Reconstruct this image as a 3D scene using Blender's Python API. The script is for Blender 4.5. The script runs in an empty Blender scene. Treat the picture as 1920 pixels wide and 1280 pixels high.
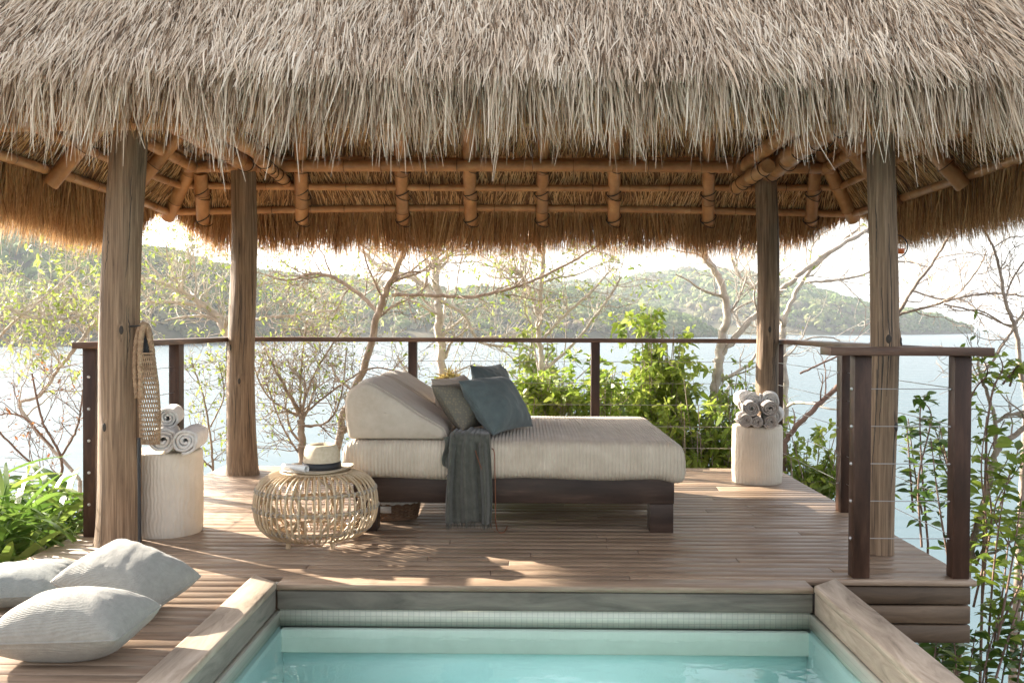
import bpy, math, random
import numpy as np
from mathutils import Vector
R = math.radians
rs = np.random.RandomState(11); random.seed(11)
C = bpy.context.scene.collection
sc = bpy.context.scene
# ------------------------------------------------------------------ camera, sky, sun, exposure
FP = 1750.0; CH = 1.2; YAW = R(.65); PIT = R(.95); ROL = R(.22)
fw = np.array([-math.sin(YAW)*math.cos(PIT), math.cos(YAW)*math.cos(PIT), -math.sin(PIT)])
r0 = np.array([math.cos(YAW), math.sin(YAW), 0.]); u0 = np.cross(r0, fw)
rt = r0*math.cos(ROL)+u0*math.sin(ROL); up = np.cross(rt, fw)
cam = bpy.data.cameras.new('camera'); cam.sensor_width = 36; cam.lens = 36*FP/1920
cam.clip_start = .05; cam.clip_end = 60000
co = bpy.data.objects.new('camera', cam); C.objects.link(co); sc.camera = co
from mathutils import Matrix
m = Matrix.Identity(4)
for i in range(3):
    m[i][0] = rt[i]; m[i][1] = up[i]; m[i][2] = -fw[i]
m[2][3] = CH
co.matrix_world = m
def ray(px, py): return fw+rt*((px-960)/FP)+up*((640-py)/FP)
def P(px, py, d):                      # world point seen at pixel, at world depth y=d
    v = ray(px, py); v = v*(d/v[1]); return np.array([v[0], v[1], v[2]+CH])
def G(px, py, z=0.):                   # world point on the level z
    v = ray(px, py); v = v*((z-CH)/v[2]); return np.array([v[0], v[1], z])
SUN_EL = R(23.6); SAZ = np.array([-.845, .535])
w = bpy.data.worlds.new('World'); sc.world = w; w.use_nodes = True
nt = w.node_tree; nt.nodes.clear()
sky = nt.nodes.new('ShaderNodeTexSky'); sky.sky_type = 'NISHITA'; sky.sun_disc = False
sky.sun_elevation = SUN_EL; sky.sun_rotation = math.atan2(SAZ[0], SAZ[1]) % (2*math.pi)
sky.dust_density = 3.0; sky.air_density = 1.0; sky.ozone_density = 1.2
bg = nt.nodes.new('ShaderNodeBackground'); bg.inputs[1].default_value = .098
ow = nt.nodes.new('ShaderNodeOutputWorld')
hs = nt.nodes.new('ShaderNodeHueSaturation'); hs.inputs['Saturation'].default_value = .34
nt.links.new(sky.outputs[0], hs.inputs['Color']); tm = nt.nodes.new('ShaderNodeMix'); tm.data_type = 'RGBA'; tm.blend_type = 'MULTIPLY'; tm.inputs[0].default_value = 1; tm.inputs[7].default_value = (1.03, .985, .97, 1)
nt.links.new(hs.outputs[0], tm.inputs[6]); nt.links.new(tm.outputs[2], bg.inputs[0]); nt.links.new(bg.outputs[0], ow.inputs[0])
sl = bpy.data.lights.new('sun', 'SUN'); sl.energy = 5.0; sl.angle = R(.5); sl.color = (1, .90, .76)
so = bpy.data.objects.new('sun', sl); C.objects.link(so)
sd = Vector((SAZ[0]*math.cos(SUN_EL), SAZ[1]*math.cos(SUN_EL), math.sin(SUN_EL)))
so.rotation_euler = sd.to_track_quat('Z', 'Y').to_euler()
sc.view_settings.view_transform = 'Standard'; sc.view_settings.look = 'None'
sc.view_settings.gamma = 1; sc.view_settings.exposure = 2.28
cy = sc.cycles
cy.use_denoising = True
try: cy.denoiser = 'OPENIMAGEDENOISE'
except Exception: pass
cy.max_bounces = 8; cy.diffuse_bounces = 4; cy.glossy_bounces = 3; cy.transmission_bounces = 4
cy.transparent_max_bounces = 12; cy.volume_bounces = 0; cy.caustics_reflective = False; cy.caustics_refractive = False
cy.sample_clamp_indirect = 6

# ------------------------------------------------------------------ materials
def mat(name, ramp, scale=(1, 1, 1), nscale=5, detail=4, rough=.6, bump=0., bscale=None, tone=.5, trans=0., spec=.5,
        sheen=0., wave=None, bdist=.01, metal=0., coord='Object', distort=0.):
    """colour = ramp(noise*(1-tone) + tone attribute*tone); stretched by scale"""
    M = bpy.data.materials.new(name); M.use_nodes = True
    t = M.node_tree; N = t.nodes; L = t.links; N.clear()
    out = N.new('ShaderNodeOutputMaterial'); b = N.new('ShaderNodeBsdfPrincipled')
    tc = N.new('ShaderNodeTexCoord'); mp = N.new('ShaderNodeMapping'); mp.inputs['Scale'].default_value = scale
    L.new(tc.outputs[coord], mp.inputs[0])
    no = N.new('ShaderNodeTexNoise'); no.inputs['Scale'].default_value = nscale; no.inputs['Detail'].default_value = detail
    no.inputs['Roughness'].default_value = .65; no.inputs['Distortion'].default_value = distort
    L.new(mp.outputs[0], no.inputs['Vector'])
    at = N.new('ShaderNodeAttribute'); at.attribute_name = 'tone'
    mr = N.new('ShaderNodeMapRange'); mr.inputs[1].default_value = .28; mr.inputs[2].default_value = .72
    L.new(no.outputs['Fac'], mr.inputs[0])
    mx = N.new('ShaderNodeMix'); mx.data_type = 'FLOAT'; mx.inputs[0].default_value = tone
    L.new(mr.outputs[0], mx.inputs[2]); L.new(at.outputs['Fac'], mx.inputs[3])
    cr = N.new('ShaderNodeValToRGB'); el = cr.color_ramp.elements
    for i, (p, c) in enumerate(ramp):
        e = el[i] if i < 2 else el.new(p)
        e.position = p; e.color = (*c, 1)
    L.new(mx.outputs[0], cr.inputs[0])
    L.new(cr.outputs[0], b.inputs['Base Color'])
    b.inputs['Roughness'].default_value = rough; b.inputs['Metallic'].default_value = metal
    b.inputs['Specular IOR Level'].default_value = spec
    if sheen: b.inputs['Sheen Weight'].default_value = sheen
    if bump:
        bp = N.new('ShaderNodeBump'); bp.inputs['Strength'].default_value = bump; bp.inputs['Distance'].default_value = bdist
        if bscale:
            n2 = N.new('ShaderNodeTexNoise'); n2.inputs['Scale'].default_value = bscale; n2.inputs['Detail'].default_value = 3
            L.new(mp.outputs[0], n2.inputs['Vector']); L.new(n2.outputs['Fac'], bp.inputs['Height'])
        else: L.new(no.outputs['Fac'], bp.inputs['Height'])
        last = bp
        if wave:
            wv = N.new('ShaderNodeTexWave'); wv.bands_direction = wave[0]; wv.inputs['Scale'].default_value = wave[1]
            wv.inputs['Distortion'].default_value = wave[2]; wv.inputs['Detail'].default_value = 2
            wv.inputs['Detail Scale'].default_value = wave[4] if len(wave) > 4 else 1.5
            L.new(tc.outputs[coord], wv.inputs['Vector'])
            b2 = N.new('ShaderNodeBump'); b2.inputs['Strength'].default_value = wave[3]; b2.inputs['Distance'].default_value = bdist
            L.new(wv.outputs['Fac'], b2.inputs['Height']); L.new(bp.outputs[0], b2.inputs['Normal']); last = b2
        L.new(last.outputs[0], b.inputs['Normal'])
    if trans:
        tr = N.new('ShaderNodeBsdfTranslucent'); L.new(cr.outputs[0], tr.inputs[0])
        ms = N.new('ShaderNodeMixShader'); ms.inputs[0].default_value = trans
        L.new(b.outputs[0], ms.inputs[1]); L.new(tr.outputs[0], ms.inputs[2]); L.new(ms.outputs[0], out.inputs[0])
    else: L.new(b.outputs[0], out.inputs[0])
    return M
M = {}
M['thatch'] = mat('pale_palm_thatch', [(0, (.06, .036, .022)), (.3, (.30, .20, .125)), (.6, (.64, .505, .37)), (1, (.92, .83, .69))], nscale=3, rough=.75, tone=.8, trans=.12, spec=.2)
M['under'] = mat('brown_palm_thatch', [(0, (.12, .055, .024)), (.4, (.50, .28, .125)), (.75, (.77, .52, .26)), (1, (.90, .70, .43))], nscale=3, rough=.7, tone=.8, trans=.30, spec=.2)
M['backing'] = mat('thatch_mass', [(0, (.10, .05, .025)), (1, (.24, .13, .06))], nscale=18, scale=(6, 6, 1), rough=.9, tone=0, bump=.6, bdist=.03)
M['bamboo'] = mat('bamboo', [(0, (.08, .038, .015)), (.25, (.33, .16, .066)), (.7, (.50, .27, .118)), (1, (.62, .39, .20))], nscale=7, rough=.42, tone=.35, bump=.15)
M['log'] = mat('weathered_log', [(0, (.05, .031, .019)), (.28, (.15, .097, .058)), (.62, (.265, .178, .108)), (1, (.40, .29, .19))], scale=(30, 30, .8), nscale=2.6, detail=12, rough=.7, tone=0, bump=.5, bdist=.02, distort=.6)
M['crack'] = mat('dark_crack', [(0, (.02, .014, .01)), (1, (.04, .03, .02))], tone=0)
M['deck'] = mat('hardwood_deck', [(0, (.12, .08, .052)), (.4, (.245, .170, .116)), (.7, (.335, .243, .170)), (1, (.46, .35, .26))], scale=(1.1, 14, 14), nscale=3, detail=7, rough=.44, tone=.30, bump=.12, spec=.5)
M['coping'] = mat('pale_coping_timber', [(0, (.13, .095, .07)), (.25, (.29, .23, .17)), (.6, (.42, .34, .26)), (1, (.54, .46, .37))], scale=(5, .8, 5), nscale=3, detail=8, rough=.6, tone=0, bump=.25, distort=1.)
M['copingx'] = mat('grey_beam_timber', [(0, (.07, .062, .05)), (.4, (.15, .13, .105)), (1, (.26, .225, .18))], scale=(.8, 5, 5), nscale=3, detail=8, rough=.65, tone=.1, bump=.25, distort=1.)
M['coping_shade'] = mat('shaded_side_timber', [(0, (.10, .09, .075)), (.4, (.20, .18, .15)), (1, (.34, .30, .25))], scale=(5, .8, 5), nscale=3, detail=8, rough=.65, tone=.1, bump=.3, distort=1.)  # darker coping timber: shade on the left inner face put into the colour
M['rail'] = mat('dark_hardwood', [(0, (.020, .010, .006)), (.5, (.05, .025, .016)), (1, (.10, .052, .034))], scale=(6, 6, 1), nscale=3, detail=6, spec=.28, rough=.42, tone=0, bump=.1)
M['railx'] = mat('dark_hardwood_rail', [(0, (.045, .024, .016)), (.5, (.11, .062, .042)), (1, (.22, .135, .095))], scale=(1, 1, 8), nscale=3, detail=6, spec=.28, rough=.36, tone=0, bump=.1)
M['bedwood'] = mat('black_brown_wood', [(0, (.02, .012, .009)), (.6, (.048, .029, .021)), (1, (.09, .055, .04))], scale=(1, 6, 6), nscale=3, detail=6, spec=.28, rough=.45, tone=0, bump=.1)
M['fascia'] = mat('dark_fascia_timber', [(0, (.03, .019, .011)), (.5, (.115, .075, .045)), (1, (.25, .17, .105))], scale=(1, 6, 6), nscale=3, detail=8, rough=.6, tone=.5, bump=.3, distort=1)
M['steel'] = mat('steel', [(0, (.35, .34, .33)), (1, (.6, .59, .57))], rough=.3, metal=1, tone=0)
M['bolt'] = mat('steel_bolt', [(0, (.5, .5, .5)), (1, (.7, .7, .7))], rough=.35, metal=.8, tone=0)
M['mattress'] = mat('cream_ribbed_cover', [(0, (.47, .39, .295)), (1, (.62, .53, .42))], nscale=9, rough=.85, tone=0, bump=.25, bscale=60, sheen=.2, wave=('X', 15, .12, .5), bdist=.009)
M['canvas'] = mat('beige_canvas', [(0, (.42, .35, .275)), (1, (.53, .455, .37))], nscale=12, rough=.85, tone=0, bump=.2, bscale=150, sheen=.2, bdist=.004)
M['linen'] = mat('grey_linen', [(0, (.225, .222, .198)), (1, (.30, .297, .265))], scale=(1, 1, 1), nscale=35, detail=6, rough=.85, tone=0, bump=.45, bscale=130, sheen=.2, bdist=.004, wave=('Y', 55, 1.5, .35))
M['linenb'] = mat('blue_grey_linen', [(0, (.19, .21, .198)), (1, (.26, .28, .26))], nscale=35, detail=6, rough=.85, tone=0, bump=.45, bscale=130, sheen=.2, bdist=.004, wave=('Y', 55, 1.5, .35))
M['teal'] = mat('slate_blue_linen', [(0, (.068, .088, .088)), (1, (.105, .132, .13))], nscale=20, rough=.85, tone=0, bump=.35, bscale=120, sheen=.2, bdist=.004)
M['throw'] = mat('grey_green_throw', [(0, (.05, .050, .038)), (1, (.098, .098, .078))], nscale=30, rough=.9, tone=0, bump=.5, bscale=160, sheen=.3, bdist=.004)
M['towel'] = mat('white_terry', [(0, (.56, .53, .50)), (1, (.78, .76, .73))], nscale=40, rough=.95, tone=0, bump=.8, bscale=160, sheen=.4, bdist=.006)
M['towel_shade'] = mat('shaded_terry', [(0, (.36, .31, .275)), (1, (.54, .48, .43))], nscale=40, rough=.95, tone=0, bump=.8, bscale=160, sheen=.4, bdist=.006)  # white terry greyed to paint in the shade on the front rolls
M['stool'] = mat('cream_carved_drum', [(0, (.56, .50, .41)), (1, (.68, .62, .53))], nscale=5, rough=.6, tone=0, bump=.1, bscale=40, wave=('X', 16, 6, .32, .8), bdist=.007)
M['rattan'] = mat('rattan_cane', [(0, (.30, .21, .12)), (.5, (.50, .38, .24)), (1, (.64, .52, .36))], nscale=12, rough=.4, tone=.3)
M['tie'] = mat('rattan_binding', [(0, (.30, .26, .21)), (1, (.46, .41, .34))], nscale=30, rough=.6, tone=0)
M['straw'] = mat('panama_straw', [(0, (.48, .385, .26)), (1, (.61, .51, .37))], nscale=60, rough=.75, tone=0, bump=.4, bscale=250, bdist=.003)
M['black'] = mat('black_ribbon', [(0, (.010, .011, .013)), (1, (.02, .022, .025))], nscale=20, rough=.6, tone=0)
M['paper'] = mat('paper', [(0, (.62, .62, .60)), (.55, (.75, .75, .73)), (1, (.8, .8, .78))], nscale=8, rough=.45, tone=0)
M['jute'] = mat('jute_rope', [(0, (.22, .14, .08)), (1, (.46, .33, .21))], nscale=40, rough=.9, tone=0, bump=.6, bscale=90, bdist=.005)
M['wicker'] = mat('brown_wicker', [(0, (.10, .05, .025)), (1, (.28, .16, .09))], nscale=30, rough=.6, tone=.3)
M['orange'] = mat('orange_cup', [(0, (.60, .12, .03)), (1, (.75, .2, .05))], rough=.4, tone=0)
M['cord'] = mat('rust_cord', [(0, (.22, .08, .04)), (1, (.3, .12, .06))], rough=.8, tone=0)
M['bark'] = mat('pale_bark', [(0, (.15, .115, .09)), (.5, (.33, .265, .21)), (1, (.52, .44, .36))], scale=(1, 1, .4), nscale=14, detail=6, rough=.8, tone=0, bump=.5, bdist=.02)
M['barkw'] = mat('grey_white_bark', [(0, (.33, .29, .25)), (1, (.62, .57, .50))], nscale=9, detail=6, rough=.8, tone=0, bump=.4, bdist=.02)
M['barkr'] = mat('reddish_bark', [(0, (.14, .08, .06)), (1, (.30, .20, .16))], nscale=9, detail=6, rough=.8, tone=0)
M['leaf'] = mat('green_leaves', [(0, (.08, .14, .02)), (.45, (.24, .34, .045)), (1, (.50, .56, .11))], nscale=1.2, rough=.45, tone=.75, trans=.45)
M['leafy'] = mat('yellow_green_leaves', [(0, (.15, .22, .04)), (.6, (.33, .42, .09)), (1, (.55, .55, .18))], nscale=1.2, rough=.5, tone=.75, trans=.5)
M['leafd'] = mat('deep_green_leaves', [(0, (.03, .07, .016)), (.6, (.12, .22, .035)), (1, (.30, .38, .07))], nscale=1.2, rough=.35, tone=.75, trans=.35)
M['leafr'] = mat('rust_leaves', [(0, (.22, .07, .03)), (1, (.42, .2, .07))], nscale=1.2, rough=.6, tone=.75, trans=.4)
M['dryleaf'] = mat('dry_spiky_leaves', [(0, (.16, .10, .04)), (.6, (.36, .27, .09)), (1, (.42, .42, .14))], nscale=1.2, rough=.6, tone=.75, trans=.4)
M['strap'] = mat('broad_strap_leaves', [(0, (.05, .11, .018)), (.5, (.12, .22, .035)), (1, (.30, .38, .085))], nscale=1.5, rough=.35, tone=.7, trans=.4)
M['forest'] = mat('hill_foliage', [(0, (.05, .08, .025)), (.35, (.14, .20, .055)), (.62, (.19, .20, .085)), (1, (.24, .16, .135))], nscale=.03, rough=.9, tone=.6, trans=.2, spec=.1)
M['hill'] = mat('dry_hillside', [(0, (.045, .045, .025)), (.5, (.075, .07, .04)), (1, (.11, .09, .06))], nscale=.05, rough=.95, tone=0, spec=.1)
M['rock'] = mat('shore_rock', [(0, (.07, .045, .04)), (1, (.2, .14, .12))], nscale=.2, rough=.95, tone=0)
M['soil'] = mat('leaf_litter', [(0, (.05, .03, .018)), (.5, (.14, .09, .055)), (1, (.28, .2, .13))], nscale=6, detail=8, rough=.95, tone=0, bump=.8, bdist=.05)
M['tile'] = mat('pool_tile', [(0, (.52, .76, .73)), (1, (.60, .82, .79))], nscale=2, rough=.3, tone=0)
def tile_band():
    Mt = bpy.data.materials.new('grey_mosaic_tile'); Mt.use_nodes = True; t = Mt.node_tree; N = t.nodes; b = N['Principled BSDF']
    tc = N.new('ShaderNodeTexCoord'); br = N.new('ShaderNodeTexBrick'); br.offset = 0; br.squash = 1
    mp = N.new('ShaderNodeMapping'); mp.inputs['Rotation'].default_value = (R(90), 0, 0)
    t.links.new(tc.outputs['Object'], mp.inputs[0]); t.links.new(mp.outputs[0], br.inputs['Vector'])
    br.inputs['Color1'].default_value = (.60, .61, .51, 1); br.inputs['Color2'].default_value = (.54, .56, .47, 1)
    br.inputs['Mortar'].default_value = (.42, .44, .37, 1); br.inputs['Scale'].default_value = 1
    br.inputs['Mortar Size'].default_value = .0015; br.inputs['Brick Width'].default_value = .025; br.inputs['Row Height'].default_value = .025
    t.links.new(br.outputs[0], b.inputs['Base Color']); b.inputs['Roughness'].default_value = .3
    return Mt
M['band'] = tile_band()
M['plaster'] = mat('pale_pool_plaster', [(0, (.52, .53, .46)), (1, (.62, .63, .56))], nscale=4, rough=.4, tone=0)
def water(name, tint, alpha, bump, bs, rough=.02, body=None, scale=(1, 1, 1), fmax=1.):
    Mt = bpy.data.materials.new(name); Mt.use_nodes = True; t = Mt.node_tree; N = t.nodes; L = t.links; N.clear()
    o = N.new('ShaderNodeOutputMaterial'); fr = N.new('ShaderNodeFresnel'); fr.inputs[0].default_value = 1.33
    g = N.new('ShaderNodeBsdfGlossy'); g.inputs['Roughness'].default_value = rough
    if body: b = N.new('ShaderNodeBsdfDiffuse')
    else: b = N.new('ShaderNodeBsdfTransparent')
    b.inputs[0].default_value = (*(body or tint), 1)
    no = N.new('ShaderNodeTexNoise'); no.inputs['Scale'].default_value = bs; no.inputs['Detail'].default_value = 3
    tc = N.new('ShaderNodeTexCoord'); mp = N.new('ShaderNodeMapping'); mp.inputs['Scale'].default_value = scale
    L.new(tc.outputs['Object'], mp.inputs[0]); L.new(mp.outputs[0], no.inputs['Vector'])
    bp = N.new('ShaderNodeBump'); bp.inputs['Strength'].default_value = bump; bp.inputs['Distance'].default_value = alpha
    L.new(no.outputs['Fac'], bp.inputs['Height']); L.new(bp.outputs[0], g.inputs['Normal']); L.new(bp.outputs[0], fr.inputs['Normal'])
    ge = N.new('ShaderNodeNewGeometry'); mm = N.new('ShaderNodeMath'); mm.operation = 'SUBTRACT'; mm.inputs[0].default_value = 1; L.new(ge.outputs['Backfacing'], mm.inputs[1])
    m2 = N.new('ShaderNodeMath'); m2.operation = 'MULTIPLY'; L.new(mm.outputs[0], m2.inputs[0]); L.new(fr.outputs[0], m2.inputs[1]); m3 = N.new('ShaderNodeMath'); m3.operation = 'MULTIPLY'; m3.inputs[1].default_value = fmax; L.new(m2.outputs[0], m3.inputs[0])   # no total reflection from below
    ms = N.new('ShaderNodeMixShader'); L.new(m3.outputs[0], ms.inputs[0]); L.new(b.outputs[0], ms.inputs[1]); L.new(g.outputs[0], ms.inputs[2])
    L.new(ms.outputs[0], o.inputs[0]); return Mt
M['poolwater'] = water('pool_water', (.88, .985, .975), .01, .5, 5.)
M['sea'] = water('sea', None, .6, .35, .25, rough=.24, fmax=.46, body=(.085, .13, .15), scale=(.35, 1, 1))
def cushion_pattern():
    Mt = mat('dotted_linen', [(0, (.14, .12, .085)), (1, (.2, .17, .125))], nscale=20, rough=.9, tone=0, bump=.2, bscale=120)
    t = Mt.node_tree; N = t.nodes; b = next(n for n in N if n.type == 'BSDF_PRINCIPLED')
    v = N.new('ShaderNodeTexVoronoi'); v.inputs['Scale'].default_value = 62; v.inputs['Randomness'].default_value = .55
    tc = N.new('ShaderNodeTexCoord'); t.links.new(tc.outputs['Object'], v.inputs['Vector'])
    cr = N.new('ShaderNodeValToRGB'); cr.color_ramp.elements[0].position = .32; cr.color_ramp.elements[0].color = (.22, .18, .12, 1)
    cr.color_ramp.elements[1].position = .42; cr.color_ramp.elements[1].color = (.15, .135, .105, 1)
    t.links.new(v.outputs['Distance'], cr.inputs[0]); t.links.new(cr.outputs[0], b.inputs['Base Color']); return Mt
M['dots'] = cushion_pattern()

# ------------------------------------------------------------------ mesh helpers
class MB:
    def __init__(s): s.v = []; s.f4 = []; s.f3 = []; s.t4 = []; s.t3 = []; s.n = 0
    def quads(s, v, q, tone=.5):
        v = np.asarray(v, float).reshape(-1, 3); q = np.asarray(q, int).reshape(-1, 4)
        s.v.append(v); s.f4.append(q+s.n); s.t4.append(np.broadcast_to(np.asarray(tone, float), (len(q),))); s.n += len(v)
    def tris(s, v, q, tone=.5):
        v = np.asarray(v, float).reshape(-1, 3); q = np.asarray(q, int).reshape(-1, 3)
        s.v.append(v); s.f3.append(q+s.n); s.t3.append(np.broadcast_to(np.asarray(tone, float), (len(q),))); s.n += len(v)
    def box(s, a, b, tone=.5, ch=0.):
        a = np.minimum(a, b).astype(float) if 0 else np.array([min(a[i], b[i]) for i in range(3)], float); b = np.array([b[i] if b[i] > a[i] else a[i] for i in range(3)], float) if 0 else np.array(b, float)
        x0, y0, z0 = a; x1, y1, z1 = b
        s.quads([(x0, y0, z0), (x1, y0, z0), (x1, y1, z0), (x0, y1, z0), (x0, y0, z1), (x1, y0, z1), (x1, y1, z1), (x0, y1, z1)],
                [(0, 3, 2, 1), (4, 5, 6, 7), (0, 1, 5, 4), (1, 2, 6, 5), (2, 3, 7, 6), (3, 0, 4, 7)], tone)
    def tube(s, pts, rad, n=8, tone=.5, cap=True, twist=0, closed=False):
        p = np.asarray(pts, float); k = len(p); rad = np.broadcast_to(np.asarray(rad, float), (k,))
        tg = np.gradient(p, axis=0) if not closed else np.roll(p, -1, 0)-np.roll(p, 1, 0)
        tg /= np.linalg.norm(tg, axis=1)[:, None]+1e-12
        a = np.array([0, 0, 1.]) if abs(tg[0][2]) < .9 else np.array([1., 0, 0])
        N1 = []; cur = np.cross(tg[0], a); cur /= np.linalg.norm(cur)
        for i in range(k):
            cur = cur-tg[i]*np.dot(cur, tg[i]); cur /= np.linalg.norm(cur)+1e-12; N1.append(cur)
        N1 = np.array(N1); N2 = np.cross(tg, N1)
        th = np.linspace(0, 2*np.pi, n, endpoint=False)
        v = p[:, None]+rad[:, None, None]*(N1[:, None]*np.cos(th)[None, :, None]+N2[:, None]*np.sin(th)[None, :, None])
        q = []
        kk = k if closed else k-1
        i, j = np.meshgrid(np.arange(kk), np.arange(n), indexing='ij'); i2 = (i+1) % k; j2 = (j+1) % n
        q = np.stack([i*n+j, i*n+j2, i2*n+j2, i2*n+j], -1).reshape(-1, 4)
        s.quads(v, q, tone)
        if cap and not closed:
            b0 = s.n
            vv = [p[0], p[-1]]; rings = [v[0], v[-1]]
            for e in range(2):
                s.tris(np.vstack([vv[e][None], rings[e]]), [(0, 1+(x+1) % n, 1+x) if e == 0 else (0, 1+x, 1+(x+1) % n) for x in range(n)], tone)
    def grid(s, g, tone=.5, wrapu=False):
        g = np.asarray(g, float); a, b = g.shape[:2]
        i, j = np.meshgrid(np.arange(a-1), np.arange(b if wrapu else b-1), indexing='ij')
        j2 = (j+1) % b
        s.quads(g, np.stack([i*b+j, i*b+j2, (i+1)*b+j2, (i+1)*b+j], -1).reshape(-1, 4), tone)
    def blades(s, root, d, L, W, droop, tone, nseg=3, side=None, taper=.75, shape=None):
        n = len(root); d = d/np.linalg.norm(d, axis=1)[:, None]
        if side is None:
            side = rs.normal(size=(n, 3))
        side = np.cross(d, side); side /= np.linalg.norm(side, axis=1)[:, None]+1e-9
        t = np.linspace(0, 1, nseg+1)
        L = np.broadcast_to(L, (n,)); W = np.broadcast_to(W, (n,)); droop = np.broadcast_to(droop, (n,))
        curl = rs.normal(0, .06, n)
        c = root[:, None]+d[:, None]*(L[:, None]*t)[..., None]
        c = c+side[:, None]*(curl[:, None]*L[:, None]*t**2)[..., None]
        c[..., 2] -= droop[:, None]*L[:, None]*t**2
        wd = (1-taper*t**2) if shape is None else shape(t)
        o = side[:, None]*(W[:, None]*.5*wd)[..., None]
        v = np.stack([c-o, c+o], 2)
        k = (nseg+1)*2
        base = (np.arange(n)*k)[:, None]+(np.arange(nseg)*2)[None]
        q = np.stack([base, base+1, base+3, base+2], -1).reshape(-1, 4)
        s.quads(v, q, np.repeat(np.broadcast_to(tone, (n,)), nseg))
    def build(s, name, material, parent=None, smooth=False, mods=None):
        me = bpy.data.meshes.new(name)
        v = np.concatenate(s.v); f4 = np.concatenate(s.f4) if s.f4 else np.zeros((0, 4), int); f3 = np.concatenate(s.f3) if s.f3 else np.zeros((0, 3), int)
        me.vertices.add(len(v)); me.vertices.foreach_set('co', v.ravel())
        nl = f4.size+f3.size; me.loops.add(nl); me.loops.foreach_set('vertex_index', np.concatenate([f4.ravel(), f3.ravel()]))
        me.polygons.add(len(f4)+len(f3))
        st = np.concatenate([np.arange(len(f4))*4, len(f4)*4+np.arange(len(f3))*3])
        me.polygons.foreach_set('loop_start', st.astype(np.int32))
        me.update(calc_edges=True)
        tn = np.concatenate([np.concatenate(s.t4) if s.t4 else np.zeros(0), np.concatenate(s.t3) if s.t3 else np.zeros(0)])
        at = me.attributes.new('tone', 'FLOAT', 'FACE'); at.data.foreach_set('value', tn.astype(np.float32))
        me.materials.append(material)
        if smooth: me.polygons.foreach_set('use_smooth', np.ones(len(me.polygons), bool))
        me.validate()
        o = bpy.data.objects.new(name, me); C.objects.link(o)
        if parent is not None:
            o.parent = parent; o.matrix_parent_inverse = Matrix.Translation(-Vector(parent.location))
        return o
def thing(name, label, cat, loc=(0, 0, 0), group=None):
    o = bpy.data.objects.new(name, None); C.objects.link(o); o.location = loc; o.empty_display_size = .1
    return tag(o, label, cat, group)
def tag(o, label, cat, group=None):
    o['label'] = label; o['category'] = cat
    if group: o['group'] = group
    return o
def struct(o, kind='structure'): o['kind'] = kind; return o
def bevel(o, wd=.004, seg=2):
    b = o.modifiers.new('bevel', 'BEVEL'); b.width = wd; b.segments = seg; b.limit_method = 'ANGLE'; return o
def spline(pts, n):
    p = np.asarray(pts, float); k = len(p)
    if k < 3: return np.array([p[0]+(p[-1]-p[0])*t for t in np.linspace(0, 1, n)])
    e = np.vstack([2*p[0]-p[1], p, 2*p[-1]-p[-2]]); out = []
    for t in np.linspace(0, k-1-1e-6, n):
        i = int(t); f = t-i; a, b, c, d = e[i:i+4]
        out.append(.5*((2*b)+(-a+c)*f+(2*a-5*b+4*c-d)*f*f+(-a+3*b-3*c+d)*f**3))
    return np.array(out)
def bamboo(mb, p0, p1, r, tone=None, node=.33):
    p0 = np.array(p0, float); p1 = np.array(p1, float); L = np.linalg.norm(p1-p0)
    ts = [0.]; rr = [r*.96]; x = random.uniform(.05, node)
    while x < L-.03:
        for dx, k in ((-.012, 1.), (-.004, 1.09), (.004, 1.09), (.012, .97)):
            ts.append((x+dx)/L); rr.append(r*k)
        x += node*random.uniform(.85, 1.15)
    ts.append(1.); rr.append(r*.96)
    bow = rs.normal(0, .006, 3)
    pts = [p0+(p1-p0)*t+bow*math.sin(math.pi*t)*L for t in ts]
    mb.tube(pts, rr, 14, tone=random.uniform(.35, .85) if tone is None else tone)
    for k in range(1, len(ts)-4, 4):
        t = (ts[k+1]+ts[k+2])/2; c = p0+(p1-p0)*t+bow*math.sin(math.pi*t)*L; e = (p1-p0)/L
        mb.tube([c-e*.0035, c+e*.0035], r*1.105, 14, tone=-.6, cap=False)
def smooth_noise(n, step, amp, seed):
    r = np.random.RandomState(seed)
    def f(x):
        x = np.asarray(x)/step+1000; i = np.floor(x).astype(int); t = x-i; t = t*t*(3-2*t)
        h = r_tab[(i+seed*17) % 4096]; h2 = r_tab[(i+1+seed*17) % 4096]; return amp*(h*(1-t)+h2*t)
    return f
r_tab = np.random.RandomState(5).uniform(-1, 1, 4096)
def n2(x, y, s, seed=0):
    x = np.asarray(x)/s+500+seed*13.7; y = np.asarray(y)/s+500+seed*7.3
    i = np.floor(x).astype(int); j = np.floor(y).astype(int); u = x-i; v = y-j; u = u*u*(3-2*u); v = v*v*(3-2*v)
    h = lambda a, b: r_tab[(a*57+b*131+(a*b) % 97) % 4096]
    return (h(i, j)*(1-u)+h(i+1, j)*u)*(1-v)+(h(i, j+1)*(1-u)+h(i+1, j+1)*u)*v

# ------------------------------------------------------------------ sea, land, hills
SEA = -8.0
mb = MB(); mb.quads([(-24000, -3000, SEA), (24000, -3000, SEA), (24000, 24000, SEA), (-24000, 24000, SEA)], [(0, 1, 2, 3)])
struct(mb.build('sea', M['sea']))
# slope below the deck
xs = np.linspace(-30, 30, 90); ys = np.linspace(-12, 26, 70); X, Y = np.meshgrid(xs, ys)
Z = -1.35-.42*np.maximum(Y-3.5, 0)-.36*np.maximum(X-1.8, 0)-.30*np.maximum(-2.6-X, 0)*(Y > -50)+.25*n2(X, Y, 2.2)+.1*n2(X, Y, .8, 2)
Z = np.maximum(Z, SEA-2)
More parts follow.
